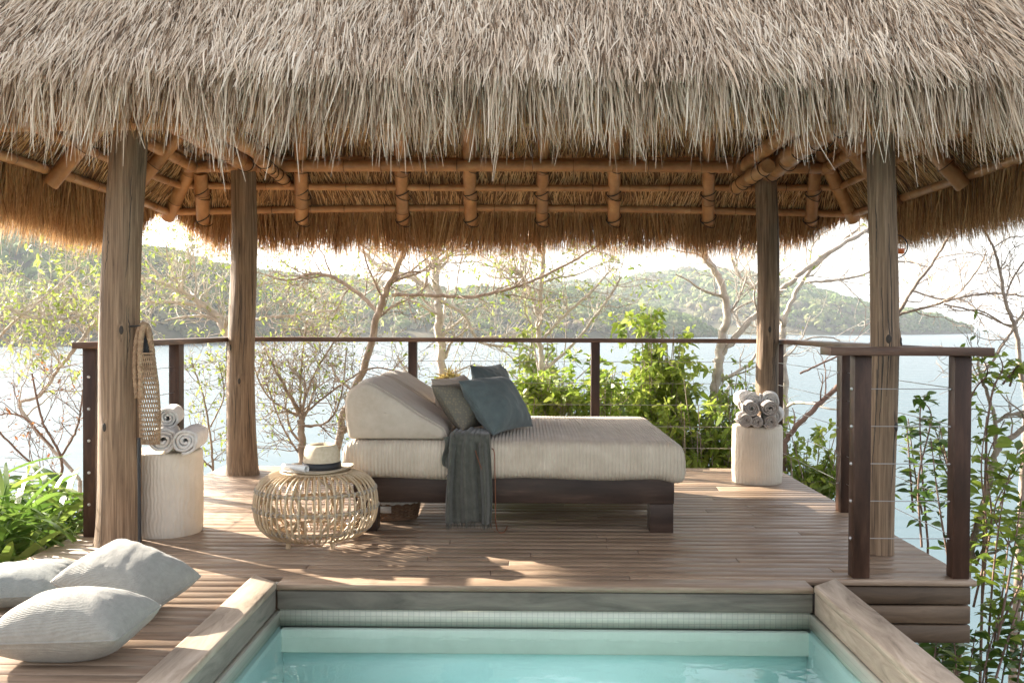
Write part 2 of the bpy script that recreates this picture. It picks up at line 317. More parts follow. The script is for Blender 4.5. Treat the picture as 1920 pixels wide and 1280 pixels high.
# the pool is dug in: keep the ground under it
Z = np.where((np.abs(X-.1) < 2.0) & (Y < 5.5), np.minimum(Z, -1.9), Z)
mb = MB(); mb.grid(np.stack([X, Y, Z], -1)); struct(mb.build('ground', M['soil'], smooth=True))
def ground_z(x, y): return max(SEA-.5, -1.35-.42*max(y-3.5, 0)-.36*max(x-1.8, 0)-.30*max(-2.6-x, 0))
def hill(prof, crown, dens, seed, W=1.0):
    """prof: (px, ytop, shore distance, ridge distance)"""
    pr = np.array(prof, float); pp = np.linspace(pr[0, 0], pr[-1, 0], 120)
    yt = np.interp(pp, pr[:, 0], pr[:, 1])+(9 if seed in (2, 3) else 0)*np.clip((612-np.interp(pp, pr[:, 0], pr[:, 1]))/40, 0, 1); ds = np.interp(pp, pr[:, 0], pr[:, 2]); dr = np.interp(pp, pr[:, 0], pr[:, 3])
    rows = []; ts = np.linspace(0, 1.7, 34)
    for k, px in enumerate(pp):
        top = P(px, yt[k], dr[k]); sh = P(px, 640, ds[k]); col = []
        for t in ts:
            x = sh[0]+(top[0]-sh[0])*t; y = ds[k]+(dr[k]-ds[k])*t
            h = (top[2]-SEA)*(math.sin(min(t, 1)*math.pi/2)**.85 if t <= 1 else math.cos((t-1)/.7*math.pi/2))
            col.append((x, y, SEA-1+h+.3))
        rows.append(col)
    g = np.array(rows); ht = g[..., 2]-SEA
    g[..., 2] += (n2(g[..., 0], g[..., 1], crown*9, seed)*crown*.9+n2(g[..., 0], g[..., 1], crown*3, seed+1)*crown*.35)*np.clip(ht/(crown*3), 0, 1)
    mb = MB(); mb.grid(g); struct(mb.build('hill', M['hill'], smooth=True))
    # canopy of the far wood
    n = dens; iu = rs.uniform(0, 118.9, n); it = rs.uniform(.0, 1., n)**.9*21+.6
    a = iu.astype(int); b = it.astype(int); fa = (iu-a)[:, None]; fb = (it-b)[:, None]
    c = (g[a, b]*(1-fa)+g[a+1, b]*fa)*(1-fb)+(g[a, b+1]*(1-fa)+g[a+1, b+1]*fa)*fb
    rad = crown*rs.uniform(.45, 1.15, n)*np.clip(.45+(c[:, 2]-SEA)/(crown*4), .3, 1)
    tn = np.clip(rs.uniform(0, 1, n)*.55+.42*np.exp(-it/3.5)+n2(c[:, 0], c[:, 1], crown*8, seed+4)*.4+.1-.0*it, 0, 1)
    lf = 42; k = n*lf; dirv = rs.normal(size=(k, 3)); dirv /= np.linalg.norm(dirv, axis=1)[:, None]; dirv[:, 2] = np.abs(dirv[:, 2])*.9-.15
    cc = np.repeat(c, lf, 0)+dirv*np.repeat(rad, lf)[:, None]*rs.uniform(.6, 1.05, (k, 1)); cc[:, 2] += np.repeat(rad, lf)*.35
    sz = np.repeat(rad, lf)*rs.uniform(.22, .5, k)
    e1 = rs.normal(size=(k, 3)); e1 = np.cross(dirv, e1); e1 /= np.linalg.norm(e1, axis=1)[:, None]; e2 = np.cross(dirv, e1)+dirv*rs.uniform(-.5, .5, (k, 1))
    v = np.stack([cc+e1*sz[:, None], cc+e2*sz[:, None]*.8, cc-e1*sz[:, None], cc-e2*sz[:, None]*.8], 1)
    mb = MB(); mb.quads(v, np.arange(k*4).reshape(-1, 4), np.clip(np.repeat(tn, lf)+rs.normal(0, .1, k), 0, 1))
    o = mb.build('hillside_forest', M['forest']); struct(o, 'stuff')
    return o
hill([(-260, 415, 370, 560), (-20, 428, 380, 590), (100, 445, 385, 590), (210, 462, 395, 600), (330, 478, 420, 600), (430, 505, 470, 600), (520, 560, 540, 640), (600, 632, 600, 660)], 5.5, 1900, 1)
hill([(180, 530, 720, 1000), (300, 500, 700, 1000), (440, 512, 680, 1000), (560, 524, 660, 960), (680, 538, 640, 940), (800, 545, 640, 920), (930, 552, 660, 900), (1080, 557, 690, 900), (1190, 575, 740, 900), (1290, 600, 800, 900), (1350, 628, 850, 900)], 7.5, 2100, 2)
hill([(980, 540, 1250, 1900), (1130, 528, 1200, 1900), (1290, 508, 1120, 1800), (1400, 516, 1080, 1700), (1480, 528, 1060, 1600), (1560, 548, 1080, 1500), (1640, 578, 1130, 1400), (1700, 583, 1200, 1380), (1760, 592, 1300, 1400), (1790, 606, 1400, 1480), (1822, 618, 1500, 1530)], 9.5, 2300, 3)
hill([(1880, 612, 5200, 5600), (1905, 603, 5000, 5600), (1960, 596, 5000, 5600), (2100, 605, 5200, 5600)], 22, 120, 4)

# ------------------------------------------------------------------ deck
DF, DB, DL, DR_ = 4.43, 7.92, -2.54, 2.16
xi0, xi1, wc = -1.135, 1.345, .145       # pool inner sides, coping width
mb = MB(); joints = MB(); pitch = .0905; y = DB
def board_row(y0, y1, x0, x1, z=0):
    x = x0; cuts = []
    while True:
        nx = x+random.uniform(1.1, 3.2)
        if nx > x1-.5: nx = x1
        mb.box((x, y0, z-.026), (nx-.003 if nx < x1 else nx, y1, z+random.uniform(-.0006, .0006)), tone=random.uniform(0, 1))
        x = nx
        if x >= x1: break
while y-pitch > DF+.01:
    board_row(y-pitch+.005, y, DL, DR_); y -= pitch
board_row(DF-.0+.003, y, DL, DR_)
y = DF
mb.box((xi0, DF-.14, -.026), (xi1, DF-.002, 0), tone=.62)                # nosing over the pool end
y = DF-.001
while y > -1.5:
    board_row(y-pitch+.005, y, DL, xi0-wc-.003); y -= pitch
deck = bevel(mb.build('deck', M['deck']), .0018, 1); struct(deck)
mb = MB(); mb.box((DL+.03, DF+.06, -.2), (DR_-.05, DB-.03, -.034)); mb.box((DL+.03, -1.5, -.2), (xi0-wc-.02, DF-.06, -.034))
struct(mb.build('deck_shade_sheet', M['crack']))  # solid dark sheet below the boards, standing in for shade in the gaps
# fascia and deck supports
mb = MB(); z = -.034
for k in range(3):
    mb.box((xi1+wc+.0, DF+.02, z-.084), (DR_-.02, DF+.055, z), tone=(.25, .8, .4)[k]); z -= .092
for k in range(2): mb.box((DL+.01, -1.5, -.13-k*.1), (DL+.03, DB, -.036-k*.1), tone=.3)
mb.box((DR_-.04, DF+.06, -.30), (DR_-.012, DB, -.036), tone=.2)
o = bevel(mb.build('deck_fascia', M['fascia']), .004, 1); struct(o)
mb = MB()
for x, yy in ((1.62, 4.75), (1.95, 6.2), (1.9, 7.7), (0, 7.7), (-2.3, 7.6), (-2.3, 5.5)): mb.box((x-.05, yy-.05, -4.0), (x+.05, yy+.05, -.2))
struct(mb.build('deck_footings', M['fascia']))

# ------------------------------------------------------------------ pool
pool = thing('plunge_pool', 'turquoise plunge pool sunk into the deck, edged with pale timber coping', 'pool', (0, 3, 0))
WZ = -.185; yb = DF-.14; yf = -.6
def coping(x_in, sgn):
    mb = MB(); xo = x_in+sgn*wc; zt = .012; zb = -.022
    pts = [(x_in, yf), (xo, yf), (xo, DF-.002), (x_in, yb)]
    v = [(p[0], p[1], z) for z in (zb, zt) for p in pts]
    mb.quads(v, [(0, 1, 5, 4), (1, 2, 6, 5), (2, 3, 7, 6), (3, 0, 4, 7), (4, 5, 6, 7), (3, 2, 1, 0)])
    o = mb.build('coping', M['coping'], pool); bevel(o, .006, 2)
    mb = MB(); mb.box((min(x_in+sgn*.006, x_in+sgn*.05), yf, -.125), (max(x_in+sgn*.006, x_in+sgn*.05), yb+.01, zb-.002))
    bevel(mb.build('side_beam', M['coping'] if sgn > 0 else M['coping_shade'], pool), .004)  # left beam takes the timber with shade in its colour
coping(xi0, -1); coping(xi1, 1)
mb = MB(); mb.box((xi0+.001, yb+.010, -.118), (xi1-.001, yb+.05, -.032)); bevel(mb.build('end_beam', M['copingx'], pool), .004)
mb = MB(); a0 = xi0+.012; a1 = xi1-.012; b1 = yb+.016
mb.box((a0, b1, WZ-.01), (a1, b1+.03, -.12)); mb.box((a0-.03, yf, WZ-.01), (a0, b1+.03, -.127)); mb.box((a1, yf, WZ-.01), (a1+.03, b1+.03, -.127))
mb.build('tile_band', M['band'], pool)
mb = MB(); mb.box((a0+.001, b1-.05, -.305), (a1-.001, b1+.028, WZ-.012)); bevel(mb.build('bench_ledge', M['plaster'], pool), .006)
mb = MB(); fz = -.95
mb.box((a0-.05, yf, fz-.05), (a1+.05, b1+.05, fz)); mb.box((a0-.05, b1-.02, fz), (a1+.05, b1+.05, WZ-.012))
mb.box((a0-.05, yf, fz), (a0+.02, b1, WZ-.012)); mb.box((a1-.02, yf, fz), (a1+.05, b1, WZ-.012)); mb.box((a0-.05, yf-.05, fz), (a1+.05, yf, -.03))
mb.build('basin', M['tile'], pool)
mb = MB(); g = [[(a0-.005+(a1-a0+.01)*i, yf+(b1-yf)*j, WZ) for i in (0, 1)] for j in (0, 1)]
mb.grid(g); o = mb.build('pool_water', M['poolwater']); struct(o)
mb = MB(); mb.box((xi1+.06, yf, -1.6), (xi1+wc-.02, yb+.1, -.024)); mb.build('pool_wall', M['fascia'], pool)

# ------------------------------------------------------------------ railing
rail = thing('deck_railing', 'dark hardwood cable railing running around the back and sides of the deck', 'railing', (0, 7.8, 0))
HR = 1.10
def rpost(x, y, sx=.045, sy=.045, ang=0, bolts=None):
    mb = MB(); mb.box((x-sx, y-sy, 0), (x+sx, y+sy, HR-.036)); o = bevel(mb.build('post', M['rail'], rail), .003)
    return o
yR = 7.80; xl = -2.44; xr = 2.10
cor = G(428, 882); print('corner', cor, 'left post', G(165, 1015), 'right near', G(1803, 1085), 'ret', G(1618, 1083), 'mid', G(1590, 958))
backx = [P(p, 700, yR)[0] for p in (428, 774, 1116)]
posts = []
for x in backx: posts.append((x if x > -2.3 else xl, yR)); rpost(posts[-1][0], yR, .036, .036)
rpost(xr+.03, yR, .036, .036)
sl_y = [G(165, 1016)[1], P(327, 700, 1)[1]]
yl0 = 5.27; yl1 = 6.55
rpost(xl, yl0, .036, .05); rpost(xl, yl1, .036, .05)
rpost(xr, 6.1, .036, .05); rpost(xr, 4.50, .040, .036); rpost(1.625, 4.50, .040, .036)
def hrail(a, b, hw=.072, th=.036, z=HR):
    a = np.array(a, float); b = np.array(b, float); d = (b-a)/np.linalg.norm(b-a); s = np.array([-d[1], d[0]])*hw
    v = [(*p, zz) for zz in (z-th, z) for p in (a-s, b-s, b+s, a+s)]
    mb = MB(); mb.quads(v, [(0, 3, 2, 1), (4, 5, 6, 7), (0, 1, 5, 4), (1, 2, 6, 5), (2, 3, 7, 6), (3, 0, 4, 7)])
    return bevel(mb.build('handrail', M['railx'], rail), .004)
hrail((xl+.074, yR), (xr-.046, yR), .060); hrail((xl, yl0-.10), (xl, yR+.06)); hrail((xr+.03, 4.585), (xr+.03, yR+.06))
hrail((1.455, 4.50), (xr+.125, 4.50), .082, .040, HR+.006)
heights = [.155, .335, .515, .695, .875]
def cable(pts, r=.0022):
    for h in heights:
        mb = MB(); mb.tube([(x, y, h+.03) for x, y in pts], r, 5, cap=False); mb.build('cable', M['steel'], rail)
cable([(xl, yl0), (xl, yl1), (xl, yR)]); cable([(xl, yR), (xr, yR)]); cable([(xr, yR), (xr, 6.1), (xr, 4.5)]); cable([(xr, 4.5), (1.625, 4.5)])
for x, yy, nx, ny in ((xl, yl0-.05, 0, -1), (1.585, 4.5, -1, 0)):
    for h in heights:
        mb = MB(); p = np.array([x, yy, h+.03]); n = np.array([nx, ny, 0.])
        mb.tube([p, p+n*.004, p+n*.008], [.009, .009, .005], 10); mb.build('bolt', M['bolt'], rail)
for h in heights:
    for yy in (6.1, 4.5):
        mb = MB(); p = np.array([xr-.036 if yy > 5 else xr-.045, yy, h+.03]); mb.tube([p, p-np.array([.012, 0, 0])], [.006, .004], 8); mb.build('bolt', M['bolt'], rail)

# ------------------------------------------------------------------ palapa
pal = thing('palapa', 'open thatched palapa on four weathered log posts over the deck', 'pavilion', (-.13, 6.3, 0))
def log(base, top, r0_, r1, seed, knots=()):
    n = 60; m_ = 36; base = np.array(base); top = np.array(top); g = []
    for i in range(n):
        t = i/(n-1); c = base+(top-base)*t; c = c+np.array([.012*math.sin(t*7+seed), .01*math.sin(t*5+seed*2), 0])
        th = np.linspace(0, 2*np.pi, m_, endpoint=False)
        r = (r0_+(r1-r0_)*t**.35)*(1+.03*np.sin(3*th+seed+t*3)+.02*np.sin(5*th+seed*3-t*5)+.02*n2(th*2, t*9+seed*9, 1.))
        for (kt, ka, kr) in knots:
            r = r+kr*np.exp(-((t-kt)/.018)**2-((np.angle(np.exp(1j*(th-ka))))/.22)**2)
        ca = seed*1.3+4.2; r = r-.010*np.exp(-((np.angle(np.exp(1j*(th-ca-.25*t))))/.07)**2)
        g.append(np.stack([c[0]+r*np.cos(th), c[1]+r*np.sin(th), np.full(m_, c[2])], -1))
    mb = MB(); mb.grid(np.array(g), wrapu=True); o = mb.build('post', M['log'], pal, smooth=True); g = np.array(g); base_c = g.mean(1)
    def surf(a, z, off):
        i = min(max(int(z/top[2]*(n-1)), 0), n-2); f = z/top[2]*(n-1)-i; j = (a % (2*np.pi))/(2*np.pi)*m_; j0 = int(j) % m_; j1 = (j0+1) % m_; fj = j-int(j)
        p = (g[i, j0]*(1-fj)+g[i, j1]*fj)*(1-f)+(g[i+1, j0]*(1-fj)+g[i+1, j1]*fj)*f; c = base_c[i]*(1-f)+base_c[i+1]*f
        e = p-c; e[2] = 0; e /= np.linalg.norm(e); q = p+e*off; q[2] = z; return q
    ck = MB()                                   # drying cracks
    for _ in range(9):
        a = rs.uniform(3.3, 6.1); z0 = rs.uniform(.05, 1.9); ln = rs.uniform(.18, .9); k = 22; rows = []
        for t in np.linspace(0, 1, k):
            z = z0+ln*t; aa = a+.05*math.sin(t*6+a)+.012*rs.normal(); w2 = (.0012+.0028*math.sin(math.pi*t))*rs.uniform(.7, 1.2)/r0_/2*1.6
            if z < top[2]-.05: rows.append([surf(aa-w2, z, .0012), surf(aa+w2, z, .0012)])
        if len(rows) > 2: ck.grid(rows)
    for (kt, ka, kr) in knots:
        z = kt*top[2]; rings = []
        for rr, off in ((.024, .0006), (.018, .003), (.011, .0035), (.001, .002)):
            rings.append([surf(ka+math.cos(h)*rr*.55/r0_, z+math.sin(h)*rr, off) for h in np.linspace(0, 2*math.pi, 18, endpoint=False)])
        ck.grid(np.array(rings), wrapu=True)
    sp = ck.build('crack', M['crack'], pal); sp['kind'] = 'stuff'; return o
FL = G(219, 1010); RLp = G(461, 882)
log((-2.228, 5.07, 0), (-2.135, 5.07, 2.6), .127, .095, 1, ((.25, 4.4, .01), (.45, 5.2, .012)))
log((-2.265, 7.5, 0), (-2.25, 7.5, 2.43), .132, .098, 2.3, ((.42, 4.2, .012), (.31, 4.9, .012)))
log((1.985, 7.5, 0), (1.945, 7.5, 2.36), .096, .085, 3.1, ((.5, 4.6, .008),))
log((1.918, 4.98, 0), (1.902, 4.98, 2.62), .077, .071, 4.7, ((.435, 4.55, .016), (.43, 5.6, .014), (.26, 5.2, .014)))
EL, ER, EF, EB, EZ, S = -3.10, 2.86, 4.60, 8.12, 2.13, 1.2
def zin(dist): return EZ+S*dist
def part_bamboo(name, a, b, r, **k):
    mb = MB(); bamboo(mb, a, b, r, **k); return mb.build(name, M['bamboo'], pal, smooth=False)
def shade(o):
    for p in o.data.polygons: p.use_smooth = True
    return o
half = (EB-EF)/2
for px in (381, 566, 755, 883, 1016, 1151, 1328, 1520):
    x = P(px, 410, EB)[0]; dmax = min(half, x-EL, ER-x)
    shade(part_bamboo('rafter', (x, EB-.0, EZ-.03), (P(px, 300, EB-dmax)[0] if 450 < px < 1450 else x*.97, EB-dmax, zin(dmax)-.03), random.uniform(.050, .059)))
    for dd in (.03, .20, .37):
        f_ = dd/dmax; xu = P(px, 300, EB-dmax)[0] if 450 < px < 1450 else x*.97
        c = np.array([x+(xu-x)*f_, EB-dd, zin(dd)-.03]); e1 = np.array([1., 0, 0]); e3 = np.array([0, -1, S])/math.hypot(1, S); e2 = np.cross(e1, e3); lm_ = MB()
        for tl in (-.5, .5, .42):
            lm_.tube([c+(e1*math.cos(h)+e2*math.sin(h))*.063+e3*(.026*math.cos(h)*(1 if tl > 0 else -1)+(tl-.5)*.05) for h in np.linspace(0, 2*math.pi, 18, endpoint=False)], .0036, 5, closed=True)
        lm_.build('lashing', M['crack'], pal)
for yy in (5.05, 6.0, 7.05):
    dm = min(half, yy-EF, EB-yy)
    shade(part_bamboo('rafter', (EL+.05, yy, EZ-.03), (EL+dm+.05, yy, zin(dm)-.03), .052)); shade(part_bamboo('rafter', (ER-.05, yy, EZ-.03), (ER-dm-.05, yy, zin(dm)-.03), .052))
for x in np.linspace(EL+.6, ER-.6, 8):
    dm = min(half, x-EL, ER-x); shade(part_bamboo('rafter', (x, EF+.22, zin(.22)-.02), (x, EF+dm, zin(dm)-.02), .045))
for cx, cy_, sx, sy in ((EL, EB, 1, -1), (ER, EB, -1, -1), (EL, EF, 1, 1), (ER, EF, -1, 1)):
    shade(part_bamboo('hip_rafter', (cx, cy_, EZ+.0), (cx+sx*half, cy_+sy*half, zin(half)-.03), .06))
shade(part_bamboo('ridge_pole', (EL+half-.1, (EF+EB)/2, zin(half)-.02), (ER-half+.1, (EF+EB)/2, zin(half)-.02), .06))
for dd, r in ((.03, .031), (.20, .029), (.37, .029), (.62, .024), (.9, .024), (1.2, .024)):
    z = zin(dd)+.006
    for a, b in (((EL+dd, EB-dd), (ER-dd, EB-dd)), ((EL+dd, EF+dd), (EL+dd, EB-dd)), ((ER-dd, EF+dd), (ER-dd, EB-dd)), ((EL+dd, EF+dd), (ER-dd, EF+dd))):
        shade(part_bamboo('purlin', (*a, z+.004), (*b, z), r))
# perimeter plates and side beams
shade(part_bamboo('plate_beam', (-2.8, 7.72, 2.505), (2.55, 7.72, 2.505), .048)); shade(part_bamboo('plate_beam', (-2.75, 5.0, 2.53), (2.5, 5.0, 2.53), .05))
shade(part_bamboo('plate_beam', (-2.72, 4.9, 2.50), (-2.72, 7.8, 2.50), .045)); shade(part_bamboo('plate_beam', (2.48, 4.9, 2.50), (2.48, 7.8, 2.50), .045))
for (a, b, r) in (((-2.20, 4.95, 2.47), (-2.20, 7.52, 2.475), .062), ((-2.03, 4.95, 2.56), (-2.03, 7.95, 2.53), .055), ((-1.98, 7.0, 2.44), (-2.0, 8.0, 2.40), .045),
                  ((1.93, 5.0, 2.44), (1.95, 7.50, 2.41), .072), ((1.80, 5.0, 2.60), (1.78, 7.7, 2.49), .055), ((1.80, 6.9, 2.38), (1.76, 7.8, 2.35), .055)):
    shade(part_bamboo('side_beam', a, b, r, node=.42))
    for t in np.linspace(.12, .93, 6):
        c = np.array(a)+(np.array(b)-np.array(a))*t; mb = MB()
        ring = [c+np.array([math.cos(h)*(r+.003), .05*math.sin(h+t*9), math.sin(h)*(r+.003)]) for h in np.linspace(0, 2*math.pi, 24, endpoint=False)]
        mb.tube(ring, .0035, 5, closed=True); mb.build('lashing', M['crack'], pal)

# thatch
def side_frames():
    return {'back': ((EL, EB), (ER, EB), (0, -1)), 'front': ((ER, EF), (EL, EF), (0, 1)), 'left': ((EL, EF), (EL, EB), (1, 0)), 'right': ((ER, EB), (ER, EF), (-1, 0))}
OUT = .22; SO = 1.2   # outer shell offset and slope
def face(side, n_in, n_fr, n_out):
    a, b, inn = side_frames()[side]; a = np.array(a, float); b = np.array(b, float); inn = np.array(inn, float)
    L = np.linalg.norm(b-a); al = (b-a)/L
    def pin(u, s, off=0):       # inner plane: u along, s plan distance inwards
        p = a[None]+al[None]*u[:, None]+inn[None]*s[:, None]
        return np.column_stack([p, EZ+.062+S*s+off])
    hgt = half+OUT+.02
    def pout(u, s, off=0):      # outer shell, s from outer eave
        p = a[None]+al[None]*u[:, None]+inn[None]*(s-OUT)[:, None]
        return np.column_stack([p, 2.405+SO*s+off])
    mb = MB()
    v = []
    for t in np.linspace(0, 1, 2):
        s = t*half; v.append(np.vstack([pin(np.array([s]), np.array([s]))[0], pin(np.array([L-s]), np.array([s]))[0]]))
    vo = []
    for t in np.linspace(0, 1, 2):
        s = t*(half+OUT); vo.append(np.vstack([pout(np.array([s-OUT]), np.array([s]))[0], pout(np.array([L-s+OUT]), np.array([s]))[0]]))
    sheet = MB(); sheet.grid(np.array(v)); sheet.grid(np.array(vo)[::-1]); sheet.grid(np.array([vo[0], v[0]]))
    sheet.build('thatch_mass', M['backing'], pal)
    down = np.array([-inn[0], -inn[1], -S]); down /= np.linalg.norm(down)
    al3 = np.array([*al, 0]); o3 = np.array([-inn[0], -inn[1], 0.])
    # inner visible blades
    if n_in:
        s = rs.uniform(0, min(half, 1.5), n_in); u = rs.uniform(0, 1, n_in)*(L-2*s)+s
        row = np.floor(s/.13)
        root = pin(u, s, .018-rs.uniform(0, .03, n_in))
        lean = n2(u, row*3, .5, 3)*.35
        d = down[None]+al3[None]*(rs.normal(0, .16, n_in)+lean)[:, None]+np.array([0, 0, -1.])*rs.uniform(-.02, .05, n_in)[:, None]
        nrm = np.cross(al3, down)
        mb.blades(root, d, rs.uniform(.10, .22, n_in), rs.uniform(.005, .011, n_in), rs.uniform(-.02, .08, n_in), np.clip(rs.normal(.74, .30, n_in)+n2(u, s, .4, 8)*.2, 0, 1), 2, side=nrm[None]+rs.normal(0, .45, (n_in, 3)))
    # hanging fringe (inner/brown side), in layers from the inner line to the outer eave
    if n_fr:
        q = rs.uniform(0, 1, n_fr)**1.1; u = rs.uniform(-.18, L+.18, n_fr)
        s = -OUT*q*1.05-.02*(1-q)+.03
        root = np.column_stack([(a[None]+al[None]*u[:, None]+inn[None]*s[:, None]), EZ+.07+rs.uniform(-.02, .05, n_fr)+.03*q])
        cd = np.minimum(u+.05, L-u+.05)                    # distance to corner
        if side == 'front': k = np.ones(n_fr)
        else: k = np.clip(cd/.55, .10, 1)**.8
        # only shorten towards the back corners
        if side == 'left': k = np.where(u > L/2, np.clip((L-u-.12)/.5, .05, 1), 1)
        if side == 'right': k = np.where(u < L/2, np.clip((u-.12)/.5, .05, 1), 1)
        base = {'back': .34, 'left': .40, 'right': .36, 'front': .10}[side]
        Ln = k*(base*rs.uniform(.62, 1.08, n_fr)+n2(u, u*0, .14, 5)*.05+n2(u, u*0, .045, 15)*.035+n2(u, u*0, .6, 6)*.03+(rs.uniform(0, 1, n_fr) < .05)*.07+{'back': .03}.get(side, 0))
        d = np.array([0, 0, -1.])[None]+o3[None]*(rs.uniform(-.05, .45, n_fr))[:, None]+al3[None]*(rs.normal(0, .11, n_fr)+n2(u, u*0, .25, 9)*.22)[:, None]
        mb.blades(root, d, Ln, rs.uniform(.004, .009, n_fr), .1, np.clip(rs.normal(.45, .26, n_fr), 0, 1), 3, taper=.85)
    if mb.n: mb.build('thatch_underside', M['under'], pal)
    # outer shaggy courses
    if n_out:
        smax = 1.45 if side == 'front' else half
        dn = np.array([-inn[0], -inn[1], -SO]); dn /= np.linalg.norm(dn); nrm = np.cross(dn, al3); nrm *= np.sign(nrm[2])
        s = rs.uniform(0, 1, n_out)**1.0*smax; u = -OUT-.15+rs.uniform(0, 1, n_out)*(L+2*OUT+.3)
        keep = (u > s-OUT-.16) & (u < L-s+OUT+.16); s = s[keep]; u = u[keep]; n = len(s)
        root = pout(u, s)+nrm[None]*rs.uniform(-.02, .055, n)[:, None]
        fan = np.clip((1.15-(u+OUT-s*.3))/1.3, 0, 1)*-.75+np.clip((1.15-(L-u+OUT-s*.3))/1.3, 0, 1)*.75
        lean = n2(u, s, .10, 1)*.20+n2(u, s, .5, 2)*.09
        d = dn[None]+al3[None]*(rs.normal(0, .155, n)+lean+fan)[:, None]+nrm[None]*(rs.uniform(-.05, .24, n)+.1*n2(u, s, .2, 4))[:, None]
        clump = n2(u, s, .07, 5)*.34+n2(u, s, .35, 6)*.20
        cls = rs.uniform(0, 1, n); tn = np.where(cls < .50, rs.uniform(.80, 1, n), np.where(cls < .84, rs.uniform(.48, .80, n), rs.uniform(.0, .35, n))); tn = np.clip(tn+.6*(clump-.2*0)*.7, 0, 1)
        wd = rs.uniform(.003, .0075, n)*np.where(rs.uniform(0, 1, n) < .05, 1.9, 1)
        mo = MB(); mo.blades(root, d, rs.uniform(.04, .20, n), wd, rs.uniform(.05, .3, n), tn, 4, side=nrm[None]+rs.normal(0, .55, (n, 3)), taper=.7)
        # eave fringe, hanging
        nf = n_out//5 if side == 'front' else n_out//2
        u = rs.uniform(-OUT-.1, L+OUT+.1, nf); s = -.03+.48*rs.uniform(0, 1, nf)**1.25
        root = pout(u, s)+nrm[None]*rs.uniform(-.14, .05, nf)[:, None]
        cdl = u+OUT; cdr = L-u+OUT
        fan = np.clip((1.1-cdl)/1.2, 0, 1)*-.6+np.clip((1.1-cdr)/1.2, 0, 1)*.6
        k = np.ones(nf)
        if side != 'front': k = np.clip(np.minimum(cdl, cdr)/.6, .15, 1)
        if side == 'left': k = np.where(u < L/2, 1, k)
        if side == 'right': k = np.where(u > L/2, 1, k)
        if side == 'front': Ln = rs.uniform(.10, .37, nf)*(1-.62*np.clip(s/.42, 0, 1))*(1+n2(u, u*0, .12, 7)*.22+n2(u, u*0, .5, 8)*.14)
        else: Ln = k*rs.uniform(.32, .62, nf)
        d = np.array([0, 0, -1.])[None]+dn[None]*.35+al3[None]*(rs.normal(0, .155, nf)+n2(u, s, .08, 3)*.30+fan)[:, None]+dn[None]*(.9*np.clip(s/.3, 0, 1))[:, None]+nrm[None]*rs.uniform(-.1, .16, nf)[:, None]
        tn = np.clip(.68+n2(u, s, .08, 5)*.26+rs.normal(0, .28, nf), 0, 1)
        mo.blades(root, d, Ln, rs.uniform(.0035, .0085, nf), rs.uniform(0, .15, nf), tn, 4, taper=.75)
        mo.build('thatch', M['thatch'], pal)
face('front', 2500, 2500, 150000)
face('back', 26000, 17000, 7000)
face('left', 13000, 15000, 7000)
face('right', 13000, 15000, 7000)

# hanging ring behind the right post
ch = thing('hanging_tealight', 'small round black hoop with an orange cup hanging behind the front right log post', 'lantern')
c = P(1680, 462, 5.4); mb = MB(); rr = 21.5/1750*5.4
mb.tube([c+np.array([rr*math.cos(a), 0, rr*math.sin(a)]) for a in np.linspace(0, 2*math.pi, 40, endpoint=False)], .0036, 6, closed=True); mb.build('hoop', M['black'], ch)
mb = MB(); cc = c+np.array([0.028, 0, -.030]); mb.tube([cc+np.array([0, 0, z]) for z in (-.012, -.010, .008, .012)], [.012, .019, .019, .02], 16); mb.tube([cc+np.array([0, 0, z]) for z in (.0125, .016)], [.026, .026], 16)
mb.build('cup', M['orange'], ch, smooth=True)
mb = MB(); mb.tube([c+np.array([0, 0, rr]), c+np.array([0, 0, .95])], .0012, 4); mb.build('string', M['black'], ch)

# ------------------------------------------------------------------ daybed
def rbox(name, a, b, material, parent, bev, sub=0, seg=4, bulge=None, cuts=(24, 16, 6)):
    """rounded, slightly soft box as a gridded closed surface"""
    a = np.array(a, float); b = np.array(b, float); c = (a+b)/2; h = (b-a)/2; nx, ny, nz = cuts
    mb = MB()
    def fgrid(ax, sg, nu, nv):
        u = np.linspace(-1, 1, nu); v = np.linspace(-1, 1, nv); U, V = np.meshgrid(u, v, indexing='ij'); Pt = np.zeros(U.shape+(3,))
        o = [i for i in range(3) if i != ax]; Pt[..., ax] = sg; Pt[..., o[0]] = U; Pt[..., o[1]] = V
        q = Pt*h; inner = np.clip(q, -(h-bev), h-bev); dlt = q-inner; ln = np.linalg.norm(dlt, axis=-1)[..., None]+1e-9
        q = inner+dlt/ln*np.minimum(ln, bev)*1.0
        if bulge: q = bulge(q, h)
        q = q+c
        flip = (sg > 0) != (ax == 1)
        mb.grid(q if flip else q[::-1])
    cell = {0: (ny, nz), 1: (nx, nz), 2: (nx, ny)}
    for ax in range(3):
        for sg in (-1, 1): fgrid(ax, sg, *cell[ax])
    o = mb.build(name, material, parent, smooth=True)
    w_ = o.modifiers.new('weld', 'WELD'); w_.merge_threshold = .0008
    if sub: sb = o.modifiers.new('sub', 'SUBSURF'); sb.levels = sub; sb.render_levels = sub
    return o
bed = thing('daybed', 'low dark wood daybed with a cream ribbed mattress in the middle of the deck', 'daybed', (-.03, 6.2, 0))
X0, X1, Y0, Y1 = -.985, .885, 5.42, 6.92
def bx(name, a, b, parent, material, bv=.004): mb = MB(); mb.box(a, b); return bevel(mb.build(name, material, parent), bv)
bx('side_rail', (X0, Y0, .17), (X1, Y0+.045, .318), bed, M['bedwood']); bx('side_rail', (X0, Y1-.045, .17), (X1, Y1, .318), bed, M['bedwood'])
bx('end_rail', (X0, Y0+.046, .17), (X0+.045, Y1-.046, .318), bed, M['bedwood']); bx('end_rail', (X1-.045, Y0+.046, .17), (X1, Y1-.046, .318), bed, M['bedwood'])
